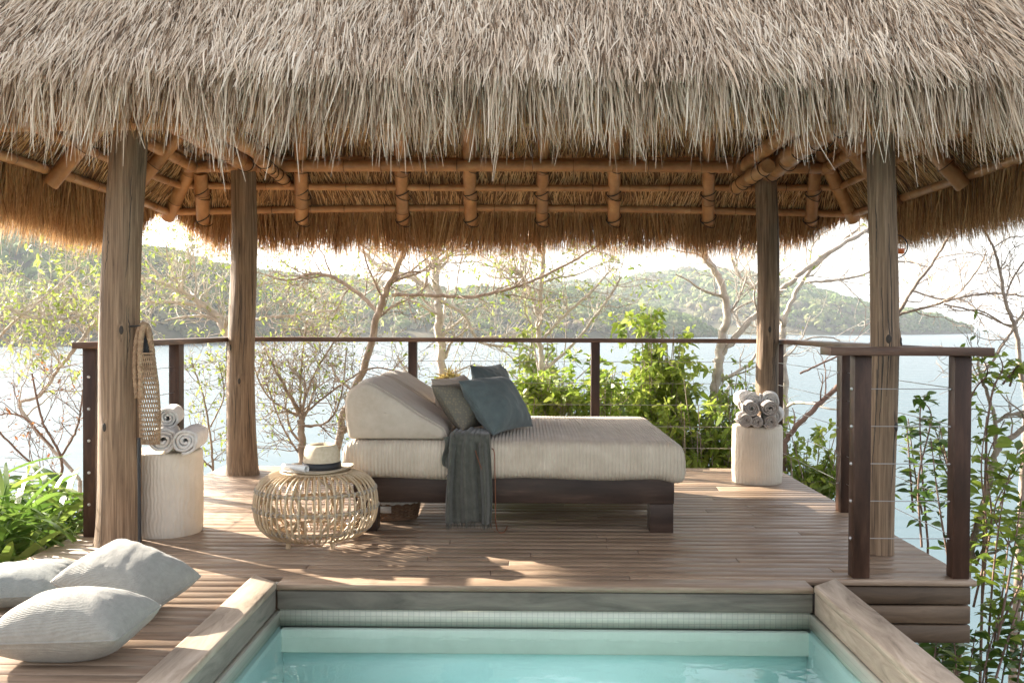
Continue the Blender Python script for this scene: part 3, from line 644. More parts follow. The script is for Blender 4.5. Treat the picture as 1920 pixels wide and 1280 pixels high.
bx('slat_base', (X0+.046, Y0+.046, .27), (X1-.046, Y1-.046, .305), bed, M['bedwood'])
for x in (X0+.003, X1-.138):
    for yy in (Y0+.003, Y1-.138): bx('leg', (x, yy, 0), (x+.135, yy+.135, .169), bed, M['bedwood'])
def mbul(q, h):
    zf = q[..., 2]/h[2]; u = q[..., 0]/h[0]; v = q[..., 1]/h[1]
    q = q.copy(); q[..., 2] += np.where(zf > 0, .012*(1-u**4)*(1-v**4)+.004*n2(q[..., 0]+9, q[..., 1]+9, .25, 2), 0)
    side = (1-zf**2); q[..., 0] += np.sign(u)*.016*side*(np.abs(u) > .8); q[..., 1] += np.sign(v)*.013*side*(np.abs(v) > .8)
    q[..., 2] += np.where(zf < 0, .006*np.sin(q[..., 0]*7+1)*(np.abs(v) > .8), 0)
    cf = np.clip((u-.86)/.14, 0, 1)*np.clip(1-(v+1)/.7, 0, 1); q[..., 2] -= .05*cf*np.clip((.9-zf)/1.9, 0, 1); q[..., 0] += .014*cf*(1-zf)*.5
    return q
matt = rbox('mattress', (-1.035, 5.375, .306), (.93, 6.97, .532), M['mattress'], bed, .06, 1, bulge=mbul, cuts=(60, 46, 12))
# wedge bolsters
def wedge(name, label, y0, y1, mt):
    prof = np.array([(-1.015, .540), (-1.040, .80), (-.955, .872), (-.885, .868), (-.452, .595), (-.435, .540)]); rad_ = [.03, .07, .05, .05, .03, .03]; p = []
    for i in range(6):
        a = prof[i-1]; b = prof[i]; c_ = prof[(i+1) % 6]; da = (a-b)/np.linalg.norm(a-b); dc = (c_-b)/np.linalg.norm(c_-b)
        q1 = b+da*min(rad_[i], np.linalg.norm(a-b)*.45); q2 = b+dc*min(rad_[i], np.linalg.norm(c_-b)*.45)
        for t in np.linspace(0, 1, 8): p.append((1-t)**2*q1+2*t*(1-t)*b+t*t*q2)
        nx_ = prof[(i+1) % 6]; rn = min(rad_[(i+1) % 6], np.linalg.norm(nx_-b)*.45); q3 = nx_-(nx_-b)/np.linalg.norm(nx_-b)*rn
        for t in np.linspace(0, 1, 8)[1:-1]: p.append(q2*(1-t)+q3*t)
    p = [(x, 0, z) for x, z in p]; cx = -.82; cz = .66
    ny = 26; g = []
    for i in range(ny):
        t = i/(ny-1); e = min(t, 1-t)*(y1-y0); k = 1-.05*max(0, 1-e/.03)**2.4
        row = []
        for (x, _, z) in p:
            xx = cx+(x-cx)*k; zz = cz+(z-cz)*k
            if e < .3: pass
            xx += .004*n2(t*8, z*9, 1., 3); zz += (.006*n2(x*8, t*6, 1., 4)+.006*math.sin(math.pi*t)) * (zz > .58)
            row.append((xx, y0+(y1-y0)*t, max(zz, .542)))
        g.append(row)
    g = np.array(g); mb = MB(); mb.grid(g, wrapu=True)
    for k_, row in ((0, g[0]), (1, g[-1])):
        c = row.mean(0)
        for sc1, sc2, bul in ((1, .95, .006), (.95, .6, .012), (.6, 0.02, .014)):
            b1 = {1: 0, .95: .006, .6: .012}[sc1]; sg = -1 if k_ == 0 else 1
            r1 = c+(row-c)*sc1+np.array([0, sg*b1, 0]); r2 = c+(row-c)*sc2+np.array([0, sg*bul, 0])
            mb.grid(np.array([r2, r1]) if k_ == 0 else np.array([r1, r2]), wrapu=True)
    o = mb.build(name, mt, None, smooth=True); w_ = o.modifiers.new('weld', 'WELD'); w_.merge_threshold = .0005
    for row, sg in ((g[1], -1), (g[-2], 1)):
        c = row.mean(0); mp_ = MB(); mp_.tube([c+(q_-c)*.992+np.array([0, sg*.002, 0]) for q_ in row], .0042, 6, closed=True); mp_.build('piping', mt, o, smooth=True)
    tag(o, label, 'bolster', 'wedge bolsters at the head of the daybed'); return o
wedge('wedge_bolster', 'beige canvas wedge bolster at the near side of the daybed head', 5.40, 6.12, M['canvas'])
wedge('wedge_bolster', 'beige canvas wedge bolster at the far side of the daybed head, behind its twin', 6.20, 6.93, M['canvas'])
def cushion(name, label, c, U, V, T, mt, ckr=.02, cat='cushion', group=None, seed=0, pinch=.09, wr=.0065, seam=None, n=56, zmin=None, lab_only=False):
    c = np.array(c, float); U = np.array(U, float)/2; V = np.array(V, float)/2; Nn = np.cross(U, V); Nn /= np.linalg.norm(Nn)
    u = np.sin(np.linspace(-1, 1, n)*math.pi/2); UU, VV = np.meshgrid(u, u, indexing='ij')
    a = UU*(1-pinch*(1-VV**2)*1.) ; b = VV*(1-pinch*(1-UU**2)); ck = 1-ckr*(UU*VV)**4; a = a*ck; b = b*ck
    ear = (np.abs(UU)*np.abs(VV))**6
    th = T*.5*((1-UU**4)**.55*(1-VV**4)**.55*(.62+.38*(1-UU**2)*(1-VV**2)))
    rad = np.sqrt(UU**2+VV**2)
    wrk = wr*(n2(UU*2.2+VV*.6, VV*1.2, .35, seed)*.6+.5*n2(np.arctan2(VV, UU)*2.2, rad*.8, .3, seed+3)*np.clip(rad, 0, 1)**1.5)
    sag = wr*1.4*n2(UU, VV, .8, seed+5)
    mb = MB(); fr = np.clip((1-UU**2)*(1-VV**2)*8, 0, 1)
    for sg in (1, -1):
        g = c+a[..., None]*U+b[..., None]*V+Nn*((sg*th+(wrk*(1 if sg > 0 else -.7))*fr+sag)[..., None])
        if zmin is not None: g[..., 2] = np.where(g[..., 2] < zmin, zmin+(g[..., 2]-zmin)*.04, g[..., 2])
        mb.grid(g if sg > 0 else g[::-1])
    ed = [(-1, t) for t in np.linspace(-1, 1, 30)]+[(t, 1) for t in np.linspace(-1, 1, 30)][1:]+[(1, -t) for t in np.linspace(-1, 1, 30)][1:]+[(-t, -1) for t in np.linspace(-1, 1, 30)][1:-1]
    o = mb.build(name, mt, None, smooth=True); w_ = o.modifiers.new('weld', 'WELD'); w_.merge_threshold = .0004
    tag(o, label, cat, group)
    pts = []
    for (x, yv) in ed:
        kk = 1-ckr*(x*yv)**4; aa = x*(1-pinch*(1-yv**2))*kk; bb = yv*(1-pinch*(1-x**2))*kk; sgw = wr*1.4*float(n2(np.array(x), np.array(yv), .8, seed+5))
        p = c+aa*U+bb*V+Nn*sgw
        if zmin is not None: p[2] = max(p[2], zmin+.003)
        pts.append(p)
    ms_ = MB(); ms_.tube(pts, .0042, 6, closed=True); s_ = ms_.build('piping', mt, o, smooth=True)
    s_.matrix_parent_inverse = Matrix.Identity(4)
    return o
bz = .545
def cush(name, label, A, Bv, Cv, T, mt, **k):
    A, Bv, Cv = map(np.array, (A, Bv, Cv)); cushion(name, label, A+(Bv-A)/2+(Cv-A)/2, Bv-A, Cv-A, T, mt, **k)
gb = 'loose cushions on the daybed'
cush('cushion', 'large slate blue linen cushion leaning in front of the other daybed cushions', (-.175, 5.43, .556), (.065, 5.93, .56), (-.385, 5.60, .87), .25, M['teal'], group=gb, wr=.013, seed=3, zmin=bz)
cush('cushion', 'dotted olive brown cushion between the near wedge bolster and the big slate blue cushion', (-.355, 5.52, .575), (-.14, 5.98, .575), (-.555, 5.60, .84), .22, M['dots'], group=gb, seed=7, zmin=bz)
cush('cushion', 'dark slate blue cushion standing farthest back on the daybed, peeking out behind', (-.24, 6.20, .57), (-.03, 6.66, .57), (-.36, 6.30, .93), .2, M['teal'], group=gb, wr=.013, seed=11, zmin=bz)
cush('cushion', 'pale linen cushion tucked behind the dotted olive brown cushion', (-.48, 6.05, .57), (-.30, 6.55, .57), (-.60, 6.12, .85), .2, M['canvas'], group=gb, seed=15, zmin=bz)
# throw
mb = MB(); g = []; nu = 64; nv = 46
for j in range(nv):
    t = j/(nv-1); L = 1.02*t; row = []
    for i in range(nu):
        s = i/(nu-1)
        fold = math.sin(s*17+1.3*math.sin(s*7))+.45*math.sin(s*31+.7)
        x = -.425+.245*s+.010*math.sin(t*5+s*4)
        amp = .010+.012*min(1, t*1.4)
        if L < .30:   # lies on the mattress, gathered
            k = L/.30; yy = 5.66-.265*k; z = .572+.012*abs(fold)*(.6+.5*math.sin(s*5)); x = -.30+(x+.30)*(.75+.25*k)
        else:
            d = (L-.30); k = min(d/.06, 1)
            yy = 5.345-.0-amp*fold-.012; yy = 5.395*(1-k)+yy*k; z = .570-d*(.69) + .012*abs(fold)*(1-k)
            yy = min(yy, 5.352)
            z -= .015*math.sin(s*9)*t*(.5)
        row.append((x, yy, z))
    g.append(row)
mb.grid(g)
th_ = thing('throw', 'dark grey green fringed throw hanging over the front edge of the daybed', 'throw', (-.3, 5.4, .3))
o = mb.build('cloth', M['throw'], th_, smooth=True); sm = o.modifiers.new('solid', 'SOLIDIFY'); sm.thickness = .004
last = np.array(g[-1]); idx = rs.randint(0, nu, 190); rt_ = last[idx]+rs.normal(0, .002, (190, 3))
mf = MB(); mf.blades(rt_, np.column_stack([rs.normal(0, .12, 190), rs.normal(0, .1, 190), -np.ones(190)]), rs.uniform(.025, .045, 190), .0022, 0, .5, 2)
le = np.array([r[0] for r in g[14:30]]); ri = rs.randint(0, len(le), 70); mf.blades(le[ri], np.column_stack([-rs.uniform(.3, 1, 70), rs.normal(0, .3, 70)-.3, -np.ones(70)]), rs.uniform(.02, .045, 70), .0022, 0, .5, 2)
mf.build('fringe', M['throw'], th_)
# second layer strip of throw on left
mb = MB(); g = []
for j in range(20):
    t = j/19; g.append([(-.452+.06*s+.01*math.sin(t*6), 5.352-.012*math.sin(s*8+t*3)-.004, .565-.17*t-.03*s*t) for s in np.linspace(0, 1, 14)])
mb.grid(g); o = mb.build('fold', M['throw'], th_, smooth=True); sm = o.modifiers.new('solid', 'SOLIDIFY'); sm.thickness = .003
# rust cord
cp = [P(915, 838, 5.45), P(926, 845, 5.34), P(928, 880, 5.345), P(929, 940, 5.38), P(929, 970, 5.38), G(932, 992, .004), G(938, 998, .004), G(946, 996, .004), G(951, 986, .004)]
mb = MB(); mb.tube(spline(cp, 50), .003, 6); mb.tube(spline([P(890, 830, 5.40), P(893, 850, 5.325), P(906, 890, 5.32), P(914, 930, 5.33), G(920, 985, .004), G(928, 996, .004)], 30), .0022, 6)
tag(mb.build('tie_cord', M['cord'], smooth=True), 'thin rust brown cord trailing from the daybed edge to the boards', 'cord')

# ------------------------------------------------------------------ rattan ottoman, hat, magazine
OC = np.array([P(593, 900, 5.15)[0], 5.15, 0])
ott = thing('rattan_ottoman', 'round open weave rattan ottoman table in front of the daybed', 'ottoman', tuple(OC))
def oprof(t):   # t 0 bottom .. 1 top
    pr = spline([(.165, 0, .034), (.255, 0, .052), (.320, 0, .120), (.336, 0, .208), (.326, 0, .295), (.290, 0, .352), (.22, 0, .386), (.11, 0, .395)], 60); return pr[int(t*59)]
pr = [oprof(t) for t in np.linspace(0, 1, 26)]
NR = 54
for i in range(NR):
    a = 2*math.pi*i/NR+rs.normal(0, .012); mb = MB()
    mb.tube([OC+np.array([p[0]*math.cos(a+.008*math.sin(k*.3+i)), p[0]*math.sin(a+.008*math.sin(k*.3+i)), p[2]]) for k, p in enumerate(pr)], .0060, 7, tone=random.uniform(.2, 1))
    mb.build('rib', M['rattan'], ott, smooth=True)
for z, r in ((.300, .314), (.205, .326), (.094, .288)):
    mb = MB(); mb.tube([OC+np.array([r*math.cos(a), r*math.sin(a), z]) for a in np.linspace(0, 2*math.pi, 64, endpoint=False)], .0085, 7, closed=True, tone=.1)
    mb.build('hoop', M['rattan'], ott, smooth=True)
    mb = MB()
    for i in range(NR):
        a = 2*math.pi*i/NR; c = OC+np.array([(r+.006)*math.cos(a), (r+.006)*math.sin(a), z]); er = np.array([math.cos(a), math.sin(a), 0]); et = np.array([-math.sin(a), math.cos(a), 0])
        for k in (-1, 1):
            mb.tube([c+(er*.013*math.cos(h)+np.array([0, 0, .011])*math.sin(h)+et*k*.007*math.sin(h)) for h in np.linspace(0, 2*math.pi, 9, endpoint=False)], .0030, 4, closed=True)
    o = mb.build('binding', M['tie'], ott); o['kind'] = 'stuff'
for k, r in enumerate((.19, .155, .12, .085, .05, .018)):
    mb = MB(); mb.tube([OC+np.array([r*math.cos(a), r*math.sin(a), .393]) for a in np.linspace(0, 2*math.pi, 48, endpoint=False)], .008, 6, closed=True, tone=.5); mb.build('top_hoop', M['rattan'], ott, smooth=True)
for zc, rad_ in ((.062, .2),):
    mb = MB(); mb.tube([OC+np.array([rad_*math.cos(a), rad_*math.sin(a), zc+.01]) for a in np.linspace(0, 2*math.pi, 48, endpoint=False)], .009, 7, closed=True); mb.build('base_hoop', M['rattan'], ott, smooth=True)
for a in (R(235), R(308), R(55), R(125)):   # inner struts and legs
    e = np.array([math.cos(a), math.sin(a), 0]); mb = MB(); mb.tube([OC+e*.20+np.array([0, 0, 0]), OC+e*.20+np.array([0, 0, .075])], .0135, 12); mb.build('leg', M['rattan'], ott, smooth=True)
for i in range(8):
    a = 2*math.pi*(i+.4)/8; e = np.array([math.cos(a), math.sin(a), 0]); e2 = np.array([math.cos(a+.35), math.sin(a+.35), 0])
    mb = MB(); mb.tube(spline([OC+e*.20+np.array([0, 0, .08]), OC+e2*.262+np.array([0, 0, .19]), OC+e2*.275+np.array([0, 0, .29]), OC+e*.2+np.array([0, 0, .375])], 16), .009, 8, tone=.5); mb.build('strut', M['rattan'], ott, smooth=True)
# hat
HC = np.array([P(603, 880, 5.13)[0], 5.13, .404])
hat = thing('panama_hat', 'cream panama hat with a black band resting on the rattan ottoman', 'hat', tuple(HC))
g = []
for r_, z_ in ((.002, .128), (.03, .126), (.052, .130), (.070, .140), (.082, .135), (.091, .115), (.098, .07), (.103, .03), (.106, .004)):
    row = []
    for a in np.linspace(0, 2*math.pi, 48, endpoint=False):
        ca, sa = math.cos(a), math.sin(a); dent = -.022*math.exp(-((ca*r_)/.02)**2)*(r_ < .09) if r_ < .07 else 0
        pinch = 1-.10*math.exp(-((a-math.pi*1.32)/.35)**2)*(z_ > .07)-.10*math.exp(-((a-math.pi*1.68)/.35)**2)*(z_ > .05)
        row.append(HC+np.array([r_*ca*1.0*pinch, r_*sa*1.12*pinch, z_+dent+.0]))
    g.append(row)
mb = MB(); mb.grid(np.array(g)[::-1], wrapu=True); mb.build('crown', M['straw'], hat, smooth=True)
mb = MB(); g = []
for t in np.linspace(0, 1, 10):
    row = []
    for a in np.linspace(0, 2*math.pi, 64, endpoint=False):
        r_ = .104+.072*t; z_ = .004+.010*t*t*(math.cos(a)**2)*1.8-.006*math.sin(math.pi*t)*1-.003*(abs(math.sin(a)))*t
        row.append(HC+np.array([r_*math.cos(a), r_*math.sin(a)*1.1, z_+.004]))
    g.append(row)
mb.grid(np.array(g), wrapu=True); o = mb.build('brim', M['straw'], hat, smooth=True); sm = o.modifiers.new('solid', 'SOLIDIFY'); sm.thickness = .003
mb = MB(); mb.grid(np.array([[HC+np.array([r_*math.cos(a), r_*1.12*math.sin(a), z_]) for a in np.linspace(0, 2*math.pi, 48, endpoint=False)] for r_, z_ in ((.1085, .008), (.1065, .028), (.1035, .047))]), wrapu=True)
o = mb.build('band', M['black'], hat, smooth=True); sm = o.modifiers.new('solid', 'SOLIDIFY'); sm.thickness = .002; sm.offset = -1
# magazine: pages rolled at one edge, lying on the ottoman
mag = thing('magazine', 'white magazine with a curled page lying beside the hat on the ottoman', 'magazine')
mb = MB(); g = []; z0 = .402
ax = np.array([.86, -.5, 0]); ay = np.array([.5, .86, 0]); mc = np.array([HC[0]-.125, 5.045, z0])
for t in np.linspace(-1, 1, 8):
    row = []
    for s in np.linspace(0, 1, 40):
        if s < .45: q = ay*(-.0+.0)+ay*(.10*(1-s/.45)); zz = 0.006+.002*math.sin(s*9)
        else:
            h = (s-.45)/.55*math.pi*2.1; rr = .019*(1-.16*(s-.45)/.55); q = ay*(-math.sin(h)*rr); zz = .006+rr*(1-math.cos(h))
        row.append(mc+ax*t*.085+q+np.array([0, 0, zz]))
    g.append(row)
mb.grid(g); o = mb.build('curled_page', M['paper'], mag, smooth=True); sm = o.modifiers.new('solid', 'SOLIDIFY'); sm.thickness = .0015
mb = MB(); v = [mc+ax*a+ay*b+np.array([0, 0, z]) for z in (0, .005) for a, b in ((-.085, -.015), (.06, -.015), (.06, .09), (-.085, .09))]
mb.quads(v, [(0, 3, 2, 1), (4, 5, 6, 7), (0, 1, 5, 4), (1, 2, 6, 5), (2, 3, 7, 6), (3, 0, 4, 7)]); mb.build('pages', M['paper'], mag)

# ------------------------------------------------------------------ drum stools and rolled towels
def drum(c, r, h, label):
    n = 96; g = []
    for t in np.linspace(0, 1, 34):
        th = np.linspace(0, 2*np.pi, n, endpoint=False); z = h*t; k = 1-.018*(2*t-1)**2
        e = 1-.02*max(0, (.03-t)/.03)-.02*max(0, (t-.975)/.025)
        gr = .0014*np.sin(th*40+5*n2(th*3, t*2+th*0, .8, 3)+2.5*np.sin(t*6+th*3))
        rr = r*k*e+gr*(e > .985)*.9
        g.append(np.stack([c[0]+rr*np.cos(th), c[1]+rr*np.sin(th), np.full(n, z)], -1))
    mb = MB(); g = np.array(g); mb.grid(g, wrapu=True)
    top = g[-1]; cc = np.array([c[0], c[1], h]); mb.grid(np.array([top, cc+(top-cc)*.9+np.array([0, 0, .001]), cc+(top-cc)*.02]), wrapu=True)
    o = mb.build('drum_stool', M['stool'], smooth=True); w_ = o.modifiers.new('weld', 'WELD'); w_.merge_threshold = .0004
    tag(o, label, 'stool', 'carved drum stools holding towels'); return h
LS = np.array([P(378, 930, 5.38)[0]-.207, 5.38]); RS = np.array([P(1419.5, 850, 7.26)[0], 7.26])
drum(LS, .207, .475, 'cream carved drum stool beside the front left log post, carrying three towels')
drum(RS, .192, .440, 'cream carved drum stool in the back right corner, carrying a pile of towels')
def towel(c, r, L, ang, label, mt=None, edge=None, group='', tl=0.):
    """spiral roll, axis pointing at ang from +y; end faces show the turns"""
    mt = mt or M['towel']; turns = 3.2; N_ = 90; ax = np.array([math.sin(ang), -math.cos(ang), tl]); ax /= np.linalg.norm(ax)
    sx = np.cross(ax, (0, 0, 1.)); sx /= np.linalg.norm(sx); sz = np.cross(sx, ax); c = np.array(c, float); g = []
    st = rs.uniform(0, 6)
    for v in np.linspace(-1, 1, 14):
        row = []
        for k in range(N_):
            t = k/(N_-1); a = t*turns*2*math.pi+st; rr = r*(.16+.84*t)*(1+.06*math.sin(a*1+2)+.05*math.sin(2*a+st)+.05*float(n2(np.array(a), np.array(st), .5, 9)))
            e = .010*n2(np.array(a), np.array(st), .7, 2)*abs(v)**3
            fl = .90 if sz[2] > 0 else 1
            row.append(c+sx*rr*math.cos(a)*1.05+sz*rr*math.sin(a)*.93+ax*(L*.5*v+float(e)))
        g.append(row)
    mb = MB(); mb.grid(g); o = mb.build('rolled_towel', mt, smooth=True)
    sm = o.modifiers.new('solid', 'SOLIDIFY'); sm.thickness = r*.215; sm.offset = 0
    tag(o, label, 'towel', group)
gl = 'rolled towels on the left stool'; gr_ = 'rolled towels on the right stool'
zt = .478
p = P(357, 838, 5.25)
towel((P(309, 842, 5.33)[0], 5.33, zt+.078), .074, .34, .30, 'grey white rolled towel on the left stool, lower left under the upper roll', group=gl)
towel((P(358, 842, 5.33)[0], 5.33, zt+.074), .070, .34, .15, 'white rolled towel at the lower right of the left stool pile', group=gl)
towel((P(318, 812, 5.40)[0], 5.42, zt+.195), .062, .33, .25, 'grey rolled towel lying on top of the left stool pile', group=gl)
for px, py, r_, lb in ((1392, 784, .050, 'white rolled towel, coloured grey for shade, at the left end of the lower row on the right stool'),
                      (1413, 787, .043, 'white rolled towel, coloured grey for shade, in the middle of the lower row on the right stool'), (1438, 787, .052, 'white rolled towel, coloured grey for shade, at the right end of the lower row on the right stool'),
                      (1402, 762, .060, 'white rolled towel, coloured grey for shade, at the left of the top row on the right stool'), (1436, 763, .060, 'white rolled towel, coloured grey for shade, at the right of the top row on the right stool')):
    c_ = P(px, py, 7.16); towel((c_[0]+.012, 7.16+.0, c_[2]), r_, .27, -.10, lb, mt=M['towel_shade'], group=gr_)
towel((RS[0]+.125, 7.30, .44+.075), .075, .24, -.35, 'bright white rolled towel at the lower right back of the right stool', group=gr_)
towel((RS[0]+.115, 7.33, .44+.195), .073, .26, -.25, 'bright white rolled towel topmost at the back right of the right stool pile', group=gr_)
towel((RS[0]-.045, 7.36, .44+.185), .072, .26, .1, 'bright white rolled towel topmost at the back left of the right stool pile', group=gr_)

# ------------------------------------------------------------------ basket
BC = G(752, 962); BC = np.array([BC[0]-.03, 5.80, 0])
bk = thing('wicker_basket', 'low brown wicker basket with a white liner under the daybed', 'basket', tuple(BC))
rx, ry = .165, .13
for k in range(9):
    z = .012+k*.0115; mb = MB(); f = .9+.1*k/8
    mb.tube([BC+np.array([rx*f*math.cos(a)+.004*math.cos(a)*math.sin(a*18+k*math.pi), ry*f*math.sin(a)+.004*math.sin(a)*math.sin(a*18+k*math.pi), z]) for a in np.linspace(0, 2*math.pi, 108, endpoint=False)], .0062, 5, closed=True, tone=random.uniform(0, 1))
    mb.build('weave', M['wicker'], bk, smooth=True)
mb = MB(); mb.grid(np.array([[BC+np.array([rx*f*math.cos(a), ry*f*math.sin(a), z]) for a in np.linspace(0, 2*math.pi, 40, endpoint=False)] for f, z in ((1.03, .104), (1.04, .116), (1.0, .122), (.93, .112), (.85, .02), (.02, .012))]), wrapu=True)
mb.build('liner', M['towel'], bk, smooth=True)
mb = MB(); a = R(245); e = lambda a_, z, q=1.06: BC+np.array([rx*q*math.cos(a_), ry*q*math.sin(a_), z])
mb.grid(np.array([[e(a_, z) for a_ in np.linspace(R(238), R(272), 8)] for z in (.058, .098)])); o = mb.build('tag_patch', M['towel'], bk); sm = o.modifiers.new('s', 'SOLIDIFY'); sm.thickness = .003

# ------------------------------------------------------------------ beach bag and pole
bag = thing('beach_bag', 'tan woven net beach bag with twisted rope handles hanging on the front left log post', 'bag')
dB = 5.0
def rope(pts, r, parent, name='rope_handle'):
    p = spline(pts, 90); tg = np.gradient(p, axis=0); tg /= np.linalg.norm(tg, axis=1)[:, None]; n1 = np.cross(tg, (0, 1., 0)); n1 /= np.linalg.norm(n1, axis=1)[:, None]; n2_ = np.cross(tg, n1)
    s = np.concatenate([[0], np.cumsum(np.linalg.norm(np.diff(p, axis=0), axis=1))]); mb = MB()
    for k in range(3):
        a = s/.045*2*math.pi+k*2*math.pi/3; mb.tube(p+(n1*np.cos(a)[:, None]+n2_*np.sin(a)[:, None])*r*.52, r*.6, 6)
    mb.build(name, M['jute'], parent, smooth=True)
rope([P(257, 745, dB), P(253, 690, dB), P(256, 640, dB), P(264, 612, dB), P(273, 612, dB), P(283, 645, dB), P(289, 690, dB+.03)], .0145, bag)
rope([P(266, 745, dB-.03), P(263, 690, dB-.03), P(264, 640, dB-.03), P(270, 611, dB-.02), P(278, 618, dB), P(286, 660, dB+.04)], .0145, bag)
mb = MB(); prf = [(608+i*12, l, r_) for i, (l, r_) in enumerate(())]
L_ = lambda y: np.interp(y, [660, 720, 832], [262, 260, 263]); R_ = lambda y: np.interp(y, [660, 720, 780, 832], [288, 297, 301, 299])
def bagpt(a, y):
    l, r_ = P(L_(y), y, dB), P(R_(y), y, dB); c = (l+r_)/2; w_ = (r_[0]-l[0])/2
    return c+np.array([w_*math.cos(a), .035*math.sin(a), 0])
NA = 26
for k in range(NA):
    for sg in (1, -1):
        pts = [bagpt(2*math.pi*k/NA+sg*2.3*t, 665+165*t) for t in np.linspace(0, 1, 34)]; mb.tube(pts, .0029, 4, cap=False)
mb.build('net', M['jute'], bag, smooth=True)
mb = MB(); mb.tube([bagpt(a, 831) for a in np.linspace(0, 2*math.pi, 30, endpoint=False)], .004, 6, closed=True); mb.tube([bagpt(a, 662) for a in np.linspace(0, 2*math.pi, 30, endpoint=False)], .005, 6, closed=True)
mb.build('hem', M['jute'], bag)
a_ = P(268, 618, dB+.01); b_ = P(283, 682, dB+.01); mb = MB(); q = [P(274, 616, dB-.01), P(282, 640, dB-.01), P(283, 683, dB-.01), P(266, 686, dB-.01), P(268, 640, dB-.01)]
mb.quads([P(271, 618, dB), P(276, 618, dB), P(282, 683, dB), P(265, 686, dB)], [(0, 3, 2, 1)]); o = mb.build('pocket', M['black'], bag); sm = o.modifiers.new('s', 'SOLIDIFY'); sm.thickness = .012
mb = MB(); mb.tube([P(244, 612, 5.0), P(258, 611, dB-.01), P(274, 609, dB-.01)], .005, 8); mb.build('hook', M['black'], bag)
mb = MB(); b0 = G(262, 1032); mb.tube([(b0[0], b0[1], 0), (b0[0]-.003, b0[1], .60)], .009, 12); mb.tube([(b0[0], b0[1], 0), (b0[0], b0[1], .006)], .03, 16)
tag(mb.build('support_pole', M['black'], smooth=False), 'thin black metal pole standing against the front left log post', 'pole')

# ------------------------------------------------------------------ floor pillows
gp = 'linen floor pillows on the left of the deck'
def pz(px, py, z): g_ = G(px, py, z); return (g_[0], g_[1], z)
cushion('floor_pillow', 'pale blue grey linen floor pillow farthest left, partly under the upper pillow', pz(42, 1092, .085), (.46, .10, .0), (-.10, .40, .02), .17, M['linenb'], cat='pillow', group=gp, wr=.0042, ckr=.08, seed=21, zmin=.006, n=72)
cushion('floor_pillow', 'grey linen floor pillow nearest the camera at the left edge of the deck', pz(136, 1170, .11), (.535, -.02, .025), (.03, .37, .02), .25, M['linen'], cat='pillow', group=gp, wr=.0042, ckr=.08, seed=29, zmin=.006, n=80)
cushion('floor_pillow', 'grey linen floor pillow leaning tilted on the other two, nearest the pool coping', pz(240, 1083, .135), (.45, -.13, -.12), (.13, .38, .08), .245, M['linen'], cat='pillow', group=gp, wr=.0042, ckr=.08, seed=35, zmin=.006, n=80)

# ------------------------------------------------------------------ trees and shrubs
def wander(p0, d0, L, k, wob, up_=0.):
    p = np.array(p0, float); d = np.array(d0, float); d /= np.linalg.norm(d); out = [p.copy()]
    for i in range(k):
        d = d+rs.normal(0, wob, 3)+np.array([0, 0, up_]); d /= np.linalg.norm(d); p = p+d*L/k; out.append(p.copy())
    return np.array(out)
def twigs(mb, p, rad, lvl, L, n, ends, wob=.26, up_=.03, spread=.8, rmin=.0022):
    """side shoots off polyline p"""
    k = len(p); tg = np.gradient(p, axis=0)
    for _ in range(n):
        i = int(rs.uniform(.12, .99)*(k-1)); r_ = max(rad[i]*rs.uniform(.3, .55), rmin); t = tg[i]/(np.linalg.norm(tg[i])+1e-9)
        o = rs.normal(size=3); o -= t*np.dot(o, t); o /= np.linalg.norm(o)+1e-9; o[2] += .12
        l = L*rs.uniform(.5, 1.15); q = wander(p[i], t*(1-spread*.55)+o*spread, l, 7, wob, up_)
        rr = np.linspace(r_, max(r_*.35, rmin*.8), len(q)); mb.tube(q, rr, 5 if r_ > .006 else 4, cap=False)
        if lvl > 0: twigs(mb, q, rr, lvl-1, L*.55, max(2, int(n*.42)), ends, wob, up_, spread, rmin)
        else: ends.append(q)
        if lvl > 0: ends.append(q[-3:])
def leafmesh(ends, n, size, tone=(.5, .25), spread=.06, cluster=True, aspect=.42, droop=.3, sel=1.):
    pts = []; dr = []
    for q in ends:
        if rs.uniform() > sel: continue
        m_ = max(1, int(rs.poisson(n)))
        i = np.clip((rs.beta(2.2, 1., m_)*(len(q)-1)).astype(int), 0, len(q)-2); f = rs.uniform(0, 1, m_)[:, None]
        pts.append(q[i]*(1-f)+q[i+1]*f+rs.normal(0, spread*.3, (m_, 3))); t = q[-1]-q[0]; t /= np.linalg.norm(t)+1e-9
        dr.append(t[None]*.5+rs.normal(0, .75, (m_, 3)))
    if not pts: return None
    pts = np.vstack(pts); dr = np.vstack(dr); k = len(pts); mb = MB()
    L = size*rs.uniform(.55, 1.25, k)
    cl = n2(pts[:, 0]*1., pts[:, 2], .35, 7)*.22
    side = rs.normal(0, .7, (k, 3))+np.array([0, 0, 1.2])
    side = np.cross(np.cross(dr, side), dr) if False else side
    mb.blades(pts, dr, L, L*aspect, droop, np.clip(rs.normal(tone[0], tone[1], k)+cl, 0, 1), 3, side=side, shape=lambda t: np.array([.12, .95, .85, .06]))
    return mb
